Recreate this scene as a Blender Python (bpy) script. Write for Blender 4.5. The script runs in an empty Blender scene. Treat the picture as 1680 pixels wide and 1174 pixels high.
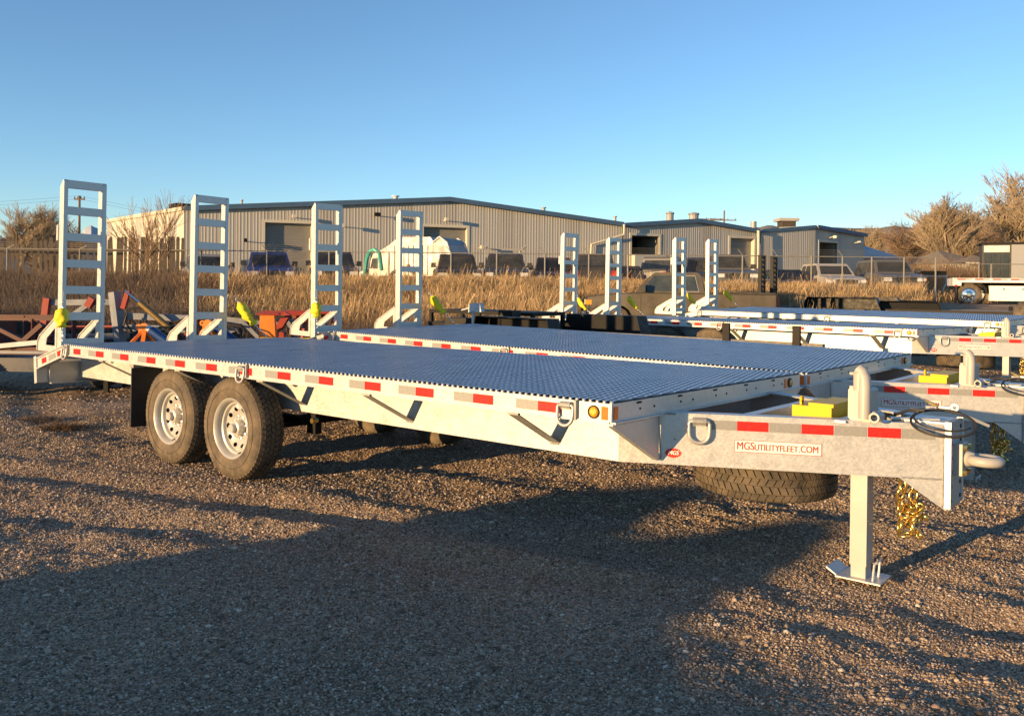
import bpy, math, random
import numpy as np
from mathutils import Matrix, Vector, noise
R = math.radians
random.seed(7)
rng = np.random.default_rng(7)
C = bpy.context.scene.collection
scene = bpy.context.scene

# ------------------------------------------------------------------ camera, sky, sun, exposure
F, CX, CY, CAMH, PIT, ROLL = 1392.94, 795.1, 481.4, 1.508, 0.0086, 0.0100
cam_d = bpy.data.cameras.new('camera')
cam = bpy.data.objects.new('camera', cam_d)
C.objects.link(cam)
scene.camera = cam
cam_d.sensor_width = 36.0
cam_d.lens = F / 1680 * 36
cam_d.shift_x = (840 - CX) / 1680
cam_d.shift_y = -(587 - CY) / 1680
cam_d.clip_start = 0.05
cam_d.clip_end = 60000
cam.matrix_world = Matrix.Translation((0, 0, CAMH)) @ Matrix.Rotation(math.pi / 2 - PIT, 4, 'X') @ Matrix.Rotation(ROLL, 4, 'Z')

SUN_EL = 6.6
SUN_AZ = math.atan2(-0.8, -0.6)            # direction towards the sun: behind the camera, to the left
world = bpy.data.worlds.new('World')
scene.world = world
world.use_nodes = True
wn = world.node_tree
bg = wn.nodes['Background']
sky = wn.nodes.new('ShaderNodeTexSky')
sky.sky_type = 'NISHITA'
sky.sun_disc = False
sky.sun_elevation = R(SUN_EL)
sky.sun_rotation = SUN_AZ
sky.altitude = 1500
sky.air_density = 1.0
sky.dust_density = 0.0
sky.ozone_density = 3.0
wb = wn.nodes.new('ShaderNodeMix')            # the camera's warm white balance, applied evenly to the whole sky
wb.data_type = 'RGBA'
wb.blend_type = 'MULTIPLY'
wb.inputs[0].default_value = 1.0
wb.inputs[7].default_value = (1.06, 1.0, 0.95, 1.0)
wn.links.new(sky.outputs[0], wb.inputs[6])
wn.links.new(wb.outputs[2], bg.inputs[0])
bg.inputs[1].default_value = 0.15
sun_d = bpy.data.lights.new('sun', 'SUN')
sun_d.energy = 5.0
sun_d.angle = R(0.5)
sun_d.color = (1.0, 0.64, 0.29)
sun = bpy.data.objects.new('sun', sun_d)
C.objects.link(sun)
sd = Vector((0.8 * math.cos(R(SUN_EL)), 0.6 * math.cos(R(SUN_EL)), -math.sin(R(SUN_EL))))
sun.rotation_euler = sd.to_track_quat('-Z', 'Y').to_euler()
sun.location = (-20, -15, 12)
scene.view_settings.view_transform = 'Standard'
scene.view_settings.look = 'None'
scene.view_settings.gamma = 1.0
scene.view_settings.use_curve_mapping = False
scene.view_settings.exposure = 0.95
scene.render.engine = 'CYCLES'
scene.cycles.max_bounces = 6

def pt(u, v, Y):
    """world point seen at photo pixel u, v at depth Y (used while surveying the yard)"""
    dx, dy = u - CX, v - CY
    c, s = math.cos(ROLL), math.sin(ROLL)
    dx, dy = dx * c + dy * s, -dx * s + dy * c
    a = math.tan(PIT + math.atan2(dy, F))
    return Vector((dx * Y / F * math.cos(PIT), Y, CAMH - Y * a))

# ------------------------------------------------------------------ materials
def nd(nt, t, **kw):
    n = nt.nodes.new(t)
    for k, v in kw.items():
        setattr(n, k, v)
    return n

def mat(name, c1, c2=None, rough=0.6, metal=0.0, scale=8.0, bump=0.0, bscale=None, rough2=None, stretch=None, voronoi=None, coord='Object', emission=None, spec=0.5, detail=6.0, contrast=(0.3, 0.7)):
    m = bpy.data.materials.new(name)
    m.use_nodes = True
    nt = m.node_tree
    b = nt.nodes['Principled BSDF']
    b.inputs['Roughness'].default_value = rough
    b.inputs['Metallic'].default_value = metal
    b.inputs['Specular IOR Level'].default_value = spec
    b.inputs['Base Color'].default_value = (*c1, 1)
    tc = nd(nt, 'ShaderNodeTexCoord')
    mp = nd(nt, 'ShaderNodeMapping')
    if stretch:
        mp.inputs['Scale'].default_value = stretch
    nt.links.new(tc.outputs[coord], mp.inputs[0])
    if c2 is not None:
        no = nd(nt, 'ShaderNodeTexNoise')
        no.inputs['Scale'].default_value = scale
        no.inputs['Detail'].default_value = detail
        no.inputs['Roughness'].default_value = 0.65
        nt.links.new(mp.outputs[0], no.inputs['Vector'])
        mr = nd(nt, 'ShaderNodeMapRange')
        mr.inputs[1].default_value, mr.inputs[2].default_value = contrast
        nt.links.new(no.outputs['Fac'], mr.inputs[0])
        fac = mr.outputs[0]
        if voronoi:
            vo = nd(nt, 'ShaderNodeTexVoronoi')
            vo.inputs['Scale'].default_value = voronoi
            nt.links.new(tc.outputs[coord], vo.inputs['Vector'])
            sp = nd(nt, 'ShaderNodeSeparateColor')
            nt.links.new(vo.outputs['Color'], sp.inputs[0])
            ad = nd(nt, 'ShaderNodeMath', operation='MULTIPLY_ADD')
            ad.inputs[1].default_value = 0.5
            nt.links.new(sp.outputs[0], ad.inputs[0])
            hm = nd(nt, 'ShaderNodeMath', operation='MULTIPLY')
            hm.inputs[1].default_value = 0.5
            nt.links.new(fac, hm.inputs[0])
            nt.links.new(hm.outputs[0], ad.inputs[2])
            fac = ad.outputs[0]
        mx = nd(nt, 'ShaderNodeMix', data_type='RGBA')
        mx.inputs[6].default_value = (*c1, 1)
        mx.inputs[7].default_value = (*c2, 1)
        nt.links.new(fac, mx.inputs[0])
        nt.links.new(mx.outputs[2], b.inputs['Base Color'])
        if rough2 is not None:
            r2 = nd(nt, 'ShaderNodeMapRange')
            r2.inputs[3].default_value, r2.inputs[4].default_value = rough, rough2
            nt.links.new(fac, r2.inputs[0])
            nt.links.new(r2.outputs[0], b.inputs['Roughness'])
    if bump:
        n2 = nd(nt, 'ShaderNodeTexNoise')
        n2.inputs['Scale'].default_value = bscale or scale * 4
        n2.inputs['Detail'].default_value = 4
        nt.links.new(mp.outputs[0], n2.inputs['Vector'])
        bp = nd(nt, 'ShaderNodeBump')
        bp.inputs['Strength'].default_value = bump
        bp.inputs['Distance'].default_value = 0.01
        nt.links.new(n2.outputs['Fac'], bp.inputs['Height'])
        nt.links.new(bp.outputs[0], b.inputs['Normal'])
    if emission:
        b.inputs['Emission Color'].default_value = (*emission[:3], 1)
        b.inputs['Emission Strength'].default_value = emission[3]
    return m

M = {}
M['galv'] = mat('galvanised_steel', (.48, .48, .47), (.62, .62, .60), rough=.36, rough2=.58, metal=.5, scale=11, voronoi=95, bump=.1, bscale=70)
M['galv_dull'] = mat('dull_galvanised_steel', (.22, .22, .215), (.36, .36, .35), rough=.5, rough2=.7, metal=.35, scale=7, voronoi=60, bump=.15, bscale=50)
M['grating'] = mat('grating_steel', (.72, .76, .82), (.88, .91, .95), rough=.26, rough2=.38, metal=.75, scale=3)
M['grating_side'] = mat('shaded_strand_sides', (.15, .18, .23), (.24, .28, .34), rough=.45, metal=.6, scale=3)  # strand sides darkened: the shade of the gaps is put into the colour
M['grey_paint'] = mat('grey_primer_paint', (.34, .33, .31), (.40, .385, .36), rough=.45, scale=6, bump=.04, bscale=40)
M['plug'] = mat('dull_cast_metal', (.36, .36, .35), (.48, .47, .46), rough=.45, metal=.5, scale=20)
M['rim'] = mat('wheel_silver_paint', (.38, .375, .355), (.48, .47, .44), rough=.38, metal=.25, scale=12, bump=.03)
M['rubber'] = mat('tyre_rubber', (.028, .025, .020), (.17, .13, .088), rough=.72, rough2=.95, scale=7, bump=.3, bscale=70)
M['rubber_dark'] = mat('black_rubber', (.012, .012, .012), (.03, .028, .026), rough=.6, scale=6, bump=.1)
M['red_tape'] = mat('red_reflective_tape', (.62, .012, .012), (.72, .03, .02), rough=.3, scale=60)
M['silver_tape'] = mat('silver_reflective_tape', (.23, .23, .225), (.31, .31, .30), rough=.4, scale=90, metal=.1)
M['amber'] = mat('amber_lens', (.85, .30, .01), (.9, .42, .02), rough=.15, scale=90, bump=.4, bscale=120)
M['orange_lens'] = mat('orange_reflector', (.80, .13, .01), (.85, .18, .02), rough=.25, scale=60)
M['black'] = mat('black_paint', (.003, .003, .0035), (.007, .007, .007), rough=.4, rough2=.6, scale=9, spec=.25)
M['black_matt'] = mat('matt_black_steel', (.004, .004, .004), (.013, .010, .008), rough=.6, scale=6, bump=.1, spec=.25)
M['yellow'] = mat('yellow_paint', (.68, .40, .0), (.72, .44, .0), rough=.45, scale=4, bump=.03, spec=.2)
M['yellow_cloth'] = mat('yellow_vinyl', (.62, .52, .01), (.70, .60, .03), rough=.5, scale=20, bump=.5, bscale=30, spec=.3)
M['gold'] = mat('zinc_gold_chain', (.70, .48, .12), (.80, .60, .22), rough=.22, metal=.9, scale=30)
M['zinc'] = mat('bright_zinc', (.6, .6, .6), (.75, .75, .75), rough=.3, metal=.9, scale=30)
M['white_sticker'] = mat('white_vinyl', (.72, .70, .66), (.78, .76, .72), rough=.4, scale=30)
M['red_ink'] = mat('red_print', (.42, .03, .02), rough=.5)
M['badge_red'] = mat('badge_red_print', (.62, .03, .015), rough=.4)
M['white_ink'] = mat('white_print', (.75, .74, .72), rough=.5)
M['hole'] = mat('dark_gap', (.01, .01, .01), rough=.9)
M['white_rub'] = mat('worn_white_paint', (.40, .41, .42), (.62, .62, .62), rough=.5, rough2=.75, scale=5, bump=.1)
M['red_paint'] = mat('red_machine_paint', (.22, .014, .008), (.30, .03, .014), rough=.45, rough2=.7, scale=6, bump=.08)
M['orange_paint'] = mat('orange_machine_paint', (.70, .16, .012), (.78, .24, .03), rough=.45, scale=6)
M['blue_paint'] = mat('blue_cylinder_paint', (.006, .03, .13), (.012, .05, .19), rough=.3, scale=9)
M['shaded_red'] = mat('shaded_red_machine_paint', (.045, .006, .004), (.085, .011, .007), rough=.6, scale=6)  # red of the left implement, darkened to stand for the shade on it
M['shaded_white'] = mat('shaded_white_machine_paint', (.12, .135, .165), (.24, .26, .29), rough=.5, scale=4, bump=.08)  # white boom and rail, their bluish shade put into the colour
M['bronze'] = mat('bronze_cylinder_paint', (.16, .10, .03), (.26, .17, .06), rough=.4, metal=.4, scale=9)
M['steel_grey_deck'] = mat('worn_deck_boards', (.10, .09, .08), (.22, .20, .17), rough=.75, scale=3, stretch=(6, .6, 1), bump=.2)
M['glass'] = mat('tinted_glass', (.012, .016, .018), (.05, .05, .045), rough=.08, rough2=.25, spec=.5, scale=1.5)
M['chrome'] = mat('polished_metal', (.7, .7, .7), rough=.12, metal=1)
M['trim'] = mat('blue_roof_trim', (.05, .10, .17), (.065, .12, .20), rough=.5, scale=2)
M['roof'] = mat('grey_metal_roof', (.30, .33, .35), (.38, .40, .42), rough=.45, scale=1)
M['siding'] = mat('beige_metal_siding', (.36, .345, .305), (.41, .395, .355), rough=.5, scale=.6, stretch=(1, 1, .2))
M['siding_b'] = mat('beige_metal_siding_aged', (.31, .295, .262), (.37, .355, .315), rough=.55, scale=.8, stretch=(1, 1, .2))
M['cream'] = mat('cream_wall', (.48, .45, .37), (.54, .51, .42), rough=.6, scale=1)
M['door'] = mat('grey_roll_up_door', (.19, .185, .165), (.24, .23, .21), rough=.5, scale=1.5)
M['wood_grey'] = mat('weathered_wood', (.026, .020, .015), (.075, .058, .043), rough=.85, scale=4, stretch=(3, 3, .4), bump=.2)
M['bark'] = mat('bark', (.10, .07, .045), (.22, .16, .10), rough=.9, scale=3)
M['twig'] = mat('pale_twigs', (.27, .21, .145), (.44, .35, .24), rough=.9, scale=.6)
M['twig_dark'] = mat('brown_twigs', (.18, .12, .075), (.30, .21, .14), rough=.9, scale=2)
M['glassy_head'] = mat('lamp_lens', (.6, .6, .58), rough=.1, spec=.8)

def var_mat(name, cols, rough=.85, attr='tone', transl=0.0, noise_scale=None):
    """colour ramp picked by a per-instance or per-vertex attribute called tone"""
    m = bpy.data.materials.new(name)
    m.use_nodes = True
    nt = m.node_tree
    b = nt.nodes['Principled BSDF']
    b.inputs['Roughness'].default_value = rough
    b.inputs['Specular IOR Level'].default_value = .25
    at = nd(nt, 'ShaderNodeAttribute')
    at.attribute_name = attr
    at.attribute_type = 'GEOMETRY'
    cr = nd(nt, 'ShaderNodeValToRGB')
    e = cr.color_ramp.elements
    while len(e) < len(cols):
        e.new(.5)
    for i, (p, c) in enumerate(cols):
        e[i].position = p
        e[i].color = (*c, 1)
    nt.links.new(at.outputs['Fac'], cr.inputs[0])
    nt.links.new(cr.outputs[0], b.inputs['Base Color'])
    return m, at

def body_paint(name, col, rough=.3, dirt=.35):
    m = mat(name, col, tuple(c * (1 - dirt) + d * dirt for c, d in zip(col, (.16, .13, .10))), rough=rough, rough2=.6, scale=2.2, metal=.1)
    return m

# ------------------------------------------------------------------ mesh helpers
class MB:
    def __init__(self, mtx=None):
        self.v, self.f, self.m = [], [], mtx or Matrix.Identity(4)
    def add(self, vs, fs, mtx=None):
        b = len(self.v)
        m = self.m @ mtx if mtx is not None else self.m
        self.v += [tuple(m @ Vector(p)) for p in vs]
        self.f += [tuple(b + i for i in f) for f in fs]
        return self
    def box(self, x0, x1, y0, y1, z0, z1, mtx=None):
        vs = [(x, y, z) for z in (z0, z1) for y in (y0, y1) for x in (x0, x1)]
        fs = [(0, 2, 3, 1), (4, 5, 7, 6), (0, 1, 5, 4), (2, 6, 7, 3), (0, 4, 6, 2), (1, 3, 7, 5)]
        return self.add(vs, fs, mtx)
    def cbox(self, c, s, mtx=None):
        return self.box(c[0] - s[0] / 2, c[0] + s[0] / 2, c[1] - s[1] / 2, c[1] + s[1] / 2, c[2] - s[2] / 2, c[2] + s[2] / 2, mtx)
    def prism(self, poly, y0, y1, mtx=None):
        """polygon in x, z pushed from y0 to y1"""
        n = len(poly)
        vs = [(x, y0, z) for x, z in poly] + [(x, y1, z) for x, z in poly]
        fs = [tuple(range(n)), tuple(range(2 * n - 1, n - 1, -1))] + [(i, i + n, (i + 1) % n + n, (i + 1) % n) for i in range(n)]
        return self.add(vs, fs, mtx)
    def prism_yz(self, poly, x0, x1, mtx=None):
        n = len(poly)
        vs = [(x0, y, z) for y, z in poly] + [(x1, y, z) for y, z in poly]
        fs = [tuple(range(n)), tuple(range(2 * n - 1, n - 1, -1))] + [(i, i + n, (i + 1) % n + n, (i + 1) % n) for i in range(n)]
        return self.add(vs, fs, mtx)
    def prism_z(self, poly, z0, z1, mtx=None):
        n = len(poly)
        vs = [(x, y, z0) for x, y in poly] + [(x, y, z1) for x, y in poly]
        fs = [tuple(range(n)), tuple(range(2 * n - 1, n - 1, -1))] + [(i, i + n, (i + 1) % n + n, (i + 1) % n) for i in range(n)]
        return self.add(vs, fs, mtx)
    def tube(self, pts, r, n=8, r2=None, closed=False, mtx=None, cap=True):
        pts = [Vector(p) for p in pts]
        k = len(pts)
        rs = [r + (r2 - r) * i / max(1, k - 1) for i in range(k)] if r2 is not None else [r] * k
        vs, fs = [], []
        prev = None
        for i, p in enumerate(pts):
            if closed:
                d = pts[(i + 1) % k] - pts[i - 1]
            else:
                d = pts[min(i + 1, k - 1)] - pts[max(i - 1, 0)]
            if d.length < 1e-9:
                d = Vector((0, 0, 1))
            d.normalize()
            if prev is None:
                a = d.orthogonal().normalized()
            else:
                a = prev - d * prev.dot(d)
                a = a.normalized() if a.length > 1e-6 else d.orthogonal().normalized()
            prev = a
            b = d.cross(a)
            for j in range(n):
                t = 2 * math.pi * j / n
                vs.append(p + (a * math.cos(t) + b * math.sin(t)) * rs[i])
        kk = k if closed else k - 1
        for i in range(kk):
            for j in range(n):
                i2 = (i + 1) % k
                fs.append((i * n + j, i * n + (j + 1) % n, i2 * n + (j + 1) % n, i2 * n + j))
        if cap and not closed:
            fs.append(tuple(range(n - 1, -1, -1)))
            fs.append(tuple((k - 1) * n + j for j in range(n)))
        return self.add(vs, fs, mtx)
    def bar(self, p, q, w, h=None, up=(0, 0, 1), mtx=None):
        """square bar from p to q"""
        p, q = Vector(p), Vector(q)
        d = (q - p)
        L = d.length
        d.normalize()
        u = Vector(up)
        s = d.cross(u)
        if s.length < 1e-5:
            s = d.orthogonal()
        s.normalize()
        u = s.cross(d)
        h = h or w
        vs = [tuple(o + s * a * w / 2 + u * b * h / 2) for o in (p, q) for a, b in ((-1, -1), (1, -1), (1, 1), (-1, 1))]
        fs = [(3, 2, 1, 0), (4, 5, 6, 7), (0, 1, 5, 4), (1, 2, 6, 5), (2, 3, 7, 6), (3, 0, 4, 7)]
        return self.add(vs, fs, mtx)
    def lathe(self, prof, n=32, axis='Y', mtx=None, closed=False):
        """profile (radius, offset along the axis)"""
        k = len(prof)
        vs, fs = [], []
        for j in range(n):
            t = 2 * math.pi * j / n
            c, s = math.cos(t), math.sin(t)
            for r, o in prof:
                vs.append((r * c, o, r * s) if axis == 'Y' else ((r * c, r * s, o) if axis == 'Z' else (o, r * c, r * s)))
        kk = k if closed else k - 1
        for j in range(n):
            j2 = (j + 1) % n
            for i in range(kk):
                fs.append((j * k + i, j2 * k + i, j2 * k + (i + 1) % k, j * k + (i + 1) % k))
        return self.add(vs, fs, mtx)
    def cyl(self, c, r, h, axis='Z', n=16, mtx=None):
        m = Matrix.Translation(c)
        m = mtx @ m if mtx is not None else m
        return self.lathe([(0.0001, -h / 2), (r, -h / 2), (r, h / 2), (0.0001, h / 2)], n, axis, m)
    def mesh(self, name, material, smooth=False):
        me = bpy.data.meshes.new(name)
        me.from_pydata(self.v, [], self.f)
        me.validate()
        if smooth:
            me.shade_smooth() if smooth is True else None
        if material is not None:
            me.materials.append(material)
        return me
    def build(self, name, material, parent=None, smooth=False, auto=None):
        me = self.mesh(name, material)
        if smooth:
            me.polygons.foreach_set('use_smooth', [True] * len(me.polygons))
            if auto:
                me.set_sharp_from_angle(angle=R(auto))
        return link(name, me, parent)

def link(name, me, parent=None, mtx=None):
    o = bpy.data.objects.new(name, me)
    C.objects.link(o)
    if parent is not None:
        o.parent = parent
    if mtx is not None:
        o.matrix_basis = mtx
    return o

def tag(o, label=None, cat=None, group=None, kind=None):
    if label: o['label'] = label
    if cat: o['category'] = cat
    if group: o['group'] = group
    if kind: o['kind'] = kind
    return o

def empty(name, loc=(0, 0, 0), rz=0.0, label=None, cat=None, group=None):
    o = bpy.data.objects.new(name, None)
    o.empty_display_size = .2
    C.objects.link(o)
    o.location = loc
    o.rotation_euler = (0, 0, rz)
    return tag(o, label, cat, group)

def copy_tree(o, parent=None):
    c = o.copy()
    C.objects.link(c)
    c.parent = parent
    for ch in list(o.children):
        copy_tree(ch, c)
    return c

def np_mesh(name, verts, faces, material, parent=None, tone=None, smooth=False):
    """fast mesh from arrays; faces (n,3) or (n,4)"""
    me = bpy.data.meshes.new(name)
    verts = np.asarray(verts, np.float32)
    faces = np.asarray(faces, np.int32)
    k = faces.shape[1]
    me.vertices.add(len(verts))
    me.vertices.foreach_set('co', verts.ravel())
    me.loops.add(faces.size)
    me.loops.foreach_set('vertex_index', faces.ravel())
    me.polygons.add(len(faces))
    me.polygons.foreach_set('loop_start', np.arange(0, faces.size, k, dtype=np.int32))
    me.polygons.foreach_set('loop_total', np.full(len(faces), k, np.int32))
    if smooth:
        me.polygons.foreach_set('use_smooth', np.ones(len(faces), bool))
    me.update(calc_edges=True)
    if tone is not None:
        a = me.attributes.new('tone', 'FLOAT', 'POINT')
        a.data.foreach_set('value', np.asarray(tone, np.float32))
    me.materials.append(material)
    return link(name, me, parent)

def vnoise(x, y, seed=0):
    """smooth value noise in [-1, 1], vectorised"""
    xi, yi = np.floor(x).astype(np.int64), np.floor(y).astype(np.int64)
    fx, fy = x - xi, y - yi
    fx, fy = fx * fx * fx * (fx * (fx * 6 - 15) + 10), fy * fy * fy * (fy * (fy * 6 - 15) + 10)
    def h(a, b):
        n = (a * 374761393 + b * 668265263 + seed * 974634777) & 0x7fffffff
        n = ((n ^ (n >> 13)) * 1274126177) & 0x7fffffff
        return ((n ^ (n >> 16)) & 0xffff) / 32767.5 - 1
    return (h(xi, yi) * (1 - fx) + h(xi + 1, yi) * fx) * (1 - fy) + (h(xi, yi + 1) * (1 - fx) + h(xi + 1, yi + 1) * fx) * fy

# ------------------------------------------------------------------ ground
def sstep(a, b, x):
    t = np.clip((x - a) / (b - a), 0, 1)
    return t * t * (3 - 2 * t)

SHADE_BERM = 1.27
RUTS = [([(-9, 9.5), (-4.6, 7.0), (-2.0, 6.0), (-.6, 5.35), (.6, 4.9), (3.6, 3.0)], .16, .028),
        ([(-8, 7.2), (-3.2, 5.6), (-.9, 4.9), (1.5, 3.9), (4.4, 1.9)], .14, .018),
        ([(-7, 13.2), (-5.0, 9.6), (-3.4, 8.2), (-1, 7.3), (2.6, 5.7), (7, 4.6)], .22, .02),
        ([(1.0, 3.0), (2.4, 3.9), (4.6, 5.6), (8, 7.4)], .16, .02)]

def ground_z(x, y, fine=True):
    x = np.asarray(x, float)
    y = np.asarray(y, float)
    z = 1.0 * sstep(21.5, 31.5, y)
    if fine:
        near = np.exp(-((np.hypot(x, y - 5)) / 16) ** 2)
        z = z + near * (.016 * vnoise(x * .75 + 3, y * 1.1, 1) + .011 * vnoise(x * 2.0 + y * 1.4, -x * 1.2 + y * 3.1, 2) + .008 * vnoise(x * 4.6, y * 5.2, 3) + .0055 * vnoise(x * 9.5, y * 11, 4) + .0035 * vnoise(x * 19, y * 22, 8))
        for pts, w, d in RUTS:
            best = np.full(x.shape, 1e9)
            for (x0, y0), (x1, y1) in zip(pts[:-1], pts[1:]):
                t = np.clip(((x - x0) * (x1 - x0) + (y - y0) * (y1 - y0)) / ((x1 - x0) ** 2 + (y1 - y0) ** 2), 0, 1)
                best = np.minimum(best, np.hypot(x - x0 - t * (x1 - x0), y - y0 - t * (y1 - y0)))
            z = z - d * np.exp(-(best / w) ** 2) + d * .6 * np.exp(-((best - 2 * w) / (w * .7)) ** 2)
        # firm standing under the first trailer's near wheels and under its jack
        for px, py, zz in ((-1.9, 6.6, .02), (-2.6, 7.15, .02), (1.9, 4.4, -.012)):
            k = np.exp(-(np.hypot(x - px, y - py) / .5) ** 2)
            z = z * (1 - k) + k * zz
    # added berm shaped to shade the foreground, out of frame at the camera's left
    l = .6 * x - .8 * y
    a = .8 * x + .6 * y
    top = sstep(-5.3, -4.75, l + .25 * vnoise(a * .5, l, 6)) * (1 - .13 * sstep(-3.1, -2.4, l) - .87 * sstep(-1.3, -.5, l + .2 * vnoise(a * .7, l, 5)))
    prof = np.exp(-((a + 6.2) / 1.6) ** 2)
    z = z + SHADE_BERM * top * prof * (1 + .10 * vnoise(l * 1.7, a * .6, 9))
    return z


def axis(f0, f1, fine, grow, lim):
    c = list(np.arange(f0, f1 + 1e-6, fine))
    s = fine
    while c[-1] < lim[1]:
        s *= grow
        c.append(c[-1] + s)
    s = fine
    lo = []
    q = f0
    while q > lim[0]:
        s *= grow
        q -= s
        lo.append(q)
    return np.array(lo[::-1] + c)

def build_ground():
    xs = axis(-5.0, 4.6, .040, 1.035, (-9000, 9000))
    ys = axis(2.3, 8.6, .040, 1.03, (-9000, 9000))
    X, Y = np.meshgrid(xs, ys)
    Z = ground_z(X, Y)
    nx, ny = len(xs), len(ys)
    i = np.arange(ny - 1)[:, None] * nx + np.arange(nx - 1)[None]
    f = np.stack([i, i + 1, i + 1 + nx, i + nx], -1).reshape(-1, 4)
    m = bpy.data.materials.new('gravel_ground')
    m.use_nodes = True
    nt = m.node_tree
    b = nt.nodes['Principled BSDF']
    b.inputs['Roughness'].default_value = .95
    b.inputs['Specular IOR Level'].default_value = .15
    tc = nd(nt, 'ShaderNodeTexCoord')
    vo = nd(nt, 'ShaderNodeTexVoronoi')
    vo.inputs['Scale'].default_value = 95
    vo.inputs['Randomness'].default_value = 1
    nt.links.new(tc.outputs['Object'], vo.inputs['Vector'])
    sp = nd(nt, 'ShaderNodeSeparateColor')
    nt.links.new(vo.outputs['Color'], sp.inputs[0])
    cr = nd(nt, 'ShaderNodeValToRGB')
    e = cr.color_ramp.elements
    for _ in range(3): e.new(.5)
    for q, (p, c) in zip(e, [(0, (.15, .098, .058)), (.35, (.26, .178, .112)), (.6, (.36, .25, .162)), (.85, (.44, .32, .215)), (1, (.56, .44, .31))]):
        q.position = p
        q.color = (*c, 1)
    nt.links.new(sp.outputs[0], cr.inputs[0])
    n1 = nd(nt, 'ShaderNodeTexNoise')
    n1.inputs['Scale'].default_value = .7
    n1.inputs['Detail'].default_value = 8
    nt.links.new(tc.outputs['Object'], n1.inputs['Vector'])
    mr = nd(nt, 'ShaderNodeMapRange')
    mr.inputs[1].default_value, mr.inputs[2].default_value, mr.inputs[3].default_value, mr.inputs[4].default_value = .35, .65, .68, 1.22
    nt.links.new(n1.outputs['Fac'], mr.inputs[0])
    mul = nd(nt, 'ShaderNodeMix', data_type='RGBA', blend_type='MULTIPLY')
    mul.inputs[0].default_value = 1
    nt.links.new(cr.outputs[0], mul.inputs[6])
    nt.links.new(mr.outputs[0], mul.inputs[7])
    nt.links.new(mul.outputs[2], b.inputs['Base Color'])
    v2 = nd(nt, 'ShaderNodeTexVoronoi')
    v2.inputs['Scale'].default_value = 70
    nt.links.new(tc.outputs['Object'], v2.inputs['Vector'])
    n2 = nd(nt, 'ShaderNodeTexNoise')
    n2.inputs['Scale'].default_value = 6
    n2.inputs['Detail'].default_value = 10
    n2.inputs['Roughness'].default_value = .7
    nt.links.new(tc.outputs['Object'], n2.inputs['Vector'])
    b1 = nd(nt, 'ShaderNodeBump')
    b1.invert = True
    b1.inputs['Strength'].default_value = .55
    b1.inputs['Distance'].default_value = .012
    nt.links.new(v2.outputs['Distance'], b1.inputs['Height'])
    b2 = nd(nt, 'ShaderNodeBump')
    b2.inputs['Strength'].default_value = .6
    b2.inputs['Distance'].default_value = .03
    nt.links.new(n2.outputs['Fac'], b2.inputs['Height'])
    nt.links.new(b1.outputs[0], b2.inputs['Normal'])
    nt.links.new(b2.outputs[0], b.inputs['Normal'])
    o = np_mesh('ground', np.stack([X, Y, Z], -1).reshape(-1, 3), f, m, smooth=True)
    tag(o, 'brown gravel yard with tyre ruts', kind='structure')

build_ground()

# ------------------------------------------------------------------ loose gravel (instanced stones, one uncountable mass)
def instance_nodes(name, kind):
    g = bpy.data.node_groups.new(name, 'GeometryNodeTree')
    g.interface.new_socket('Geometry', in_out='INPUT', socket_type='NodeSocketGeometry')
    g.interface.new_socket('Geometry', in_out='OUTPUT', socket_type='NodeSocketGeometry')
    gi, go = g.nodes.new('NodeGroupInput'), g.nodes.new('NodeGroupOutput')
    m2p = g.nodes.new('GeometryNodeMeshToPoints')
    ico = g.nodes.new('GeometryNodeMeshIcoSphere')
    ico.inputs['Radius'].default_value = 1
    ico.inputs['Subdivisions'].default_value = 1
    inst = g.nodes.new('GeometryNodeInstanceOnPoints')
    def attr(nm, t):
        a = g.nodes.new('GeometryNodeInputNamedAttribute')
        a.data_type = t
        a.inputs['Name'].default_value = nm
        return a
    rot, scl = attr('rot', 'FLOAT_VECTOR'), attr('scl', 'FLOAT_VECTOR')
    e2r = g.nodes.new('FunctionNodeEulerToRotation')
    sm = g.nodes.new('GeometryNodeSetMaterial')
    sm.inputs['Material'].default_value = STONE
    g.links.new(gi.outputs[0], m2p.inputs['Mesh'])
    g.links.new(m2p.outputs[0], inst.inputs['Points'])
    g.links.new(ico.outputs[0], inst.inputs['Instance'])
    g.links.new(rot.outputs[0], e2r.inputs[0])
    g.links.new(e2r.outputs[0], inst.inputs['Rotation'])
    g.links.new(scl.outputs[0], inst.inputs['Scale'])
    g.links.new(inst.outputs[0], sm.inputs[0])
    g.links.new(sm.outputs[0], go.inputs[0])
    return g

STONE, st_attr = var_mat('gravel_stone', [(0, (.09, .066, .048)), (.3, (.22, .165, .118)), (.65, (.34, .262, .19)), (.9, (.45, .36, .275)), (.98, (.58, .51, .42)), (1, (.40, .20, .12))], rough=.85)
st_attr.attribute_type = 'INSTANCER'

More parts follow.
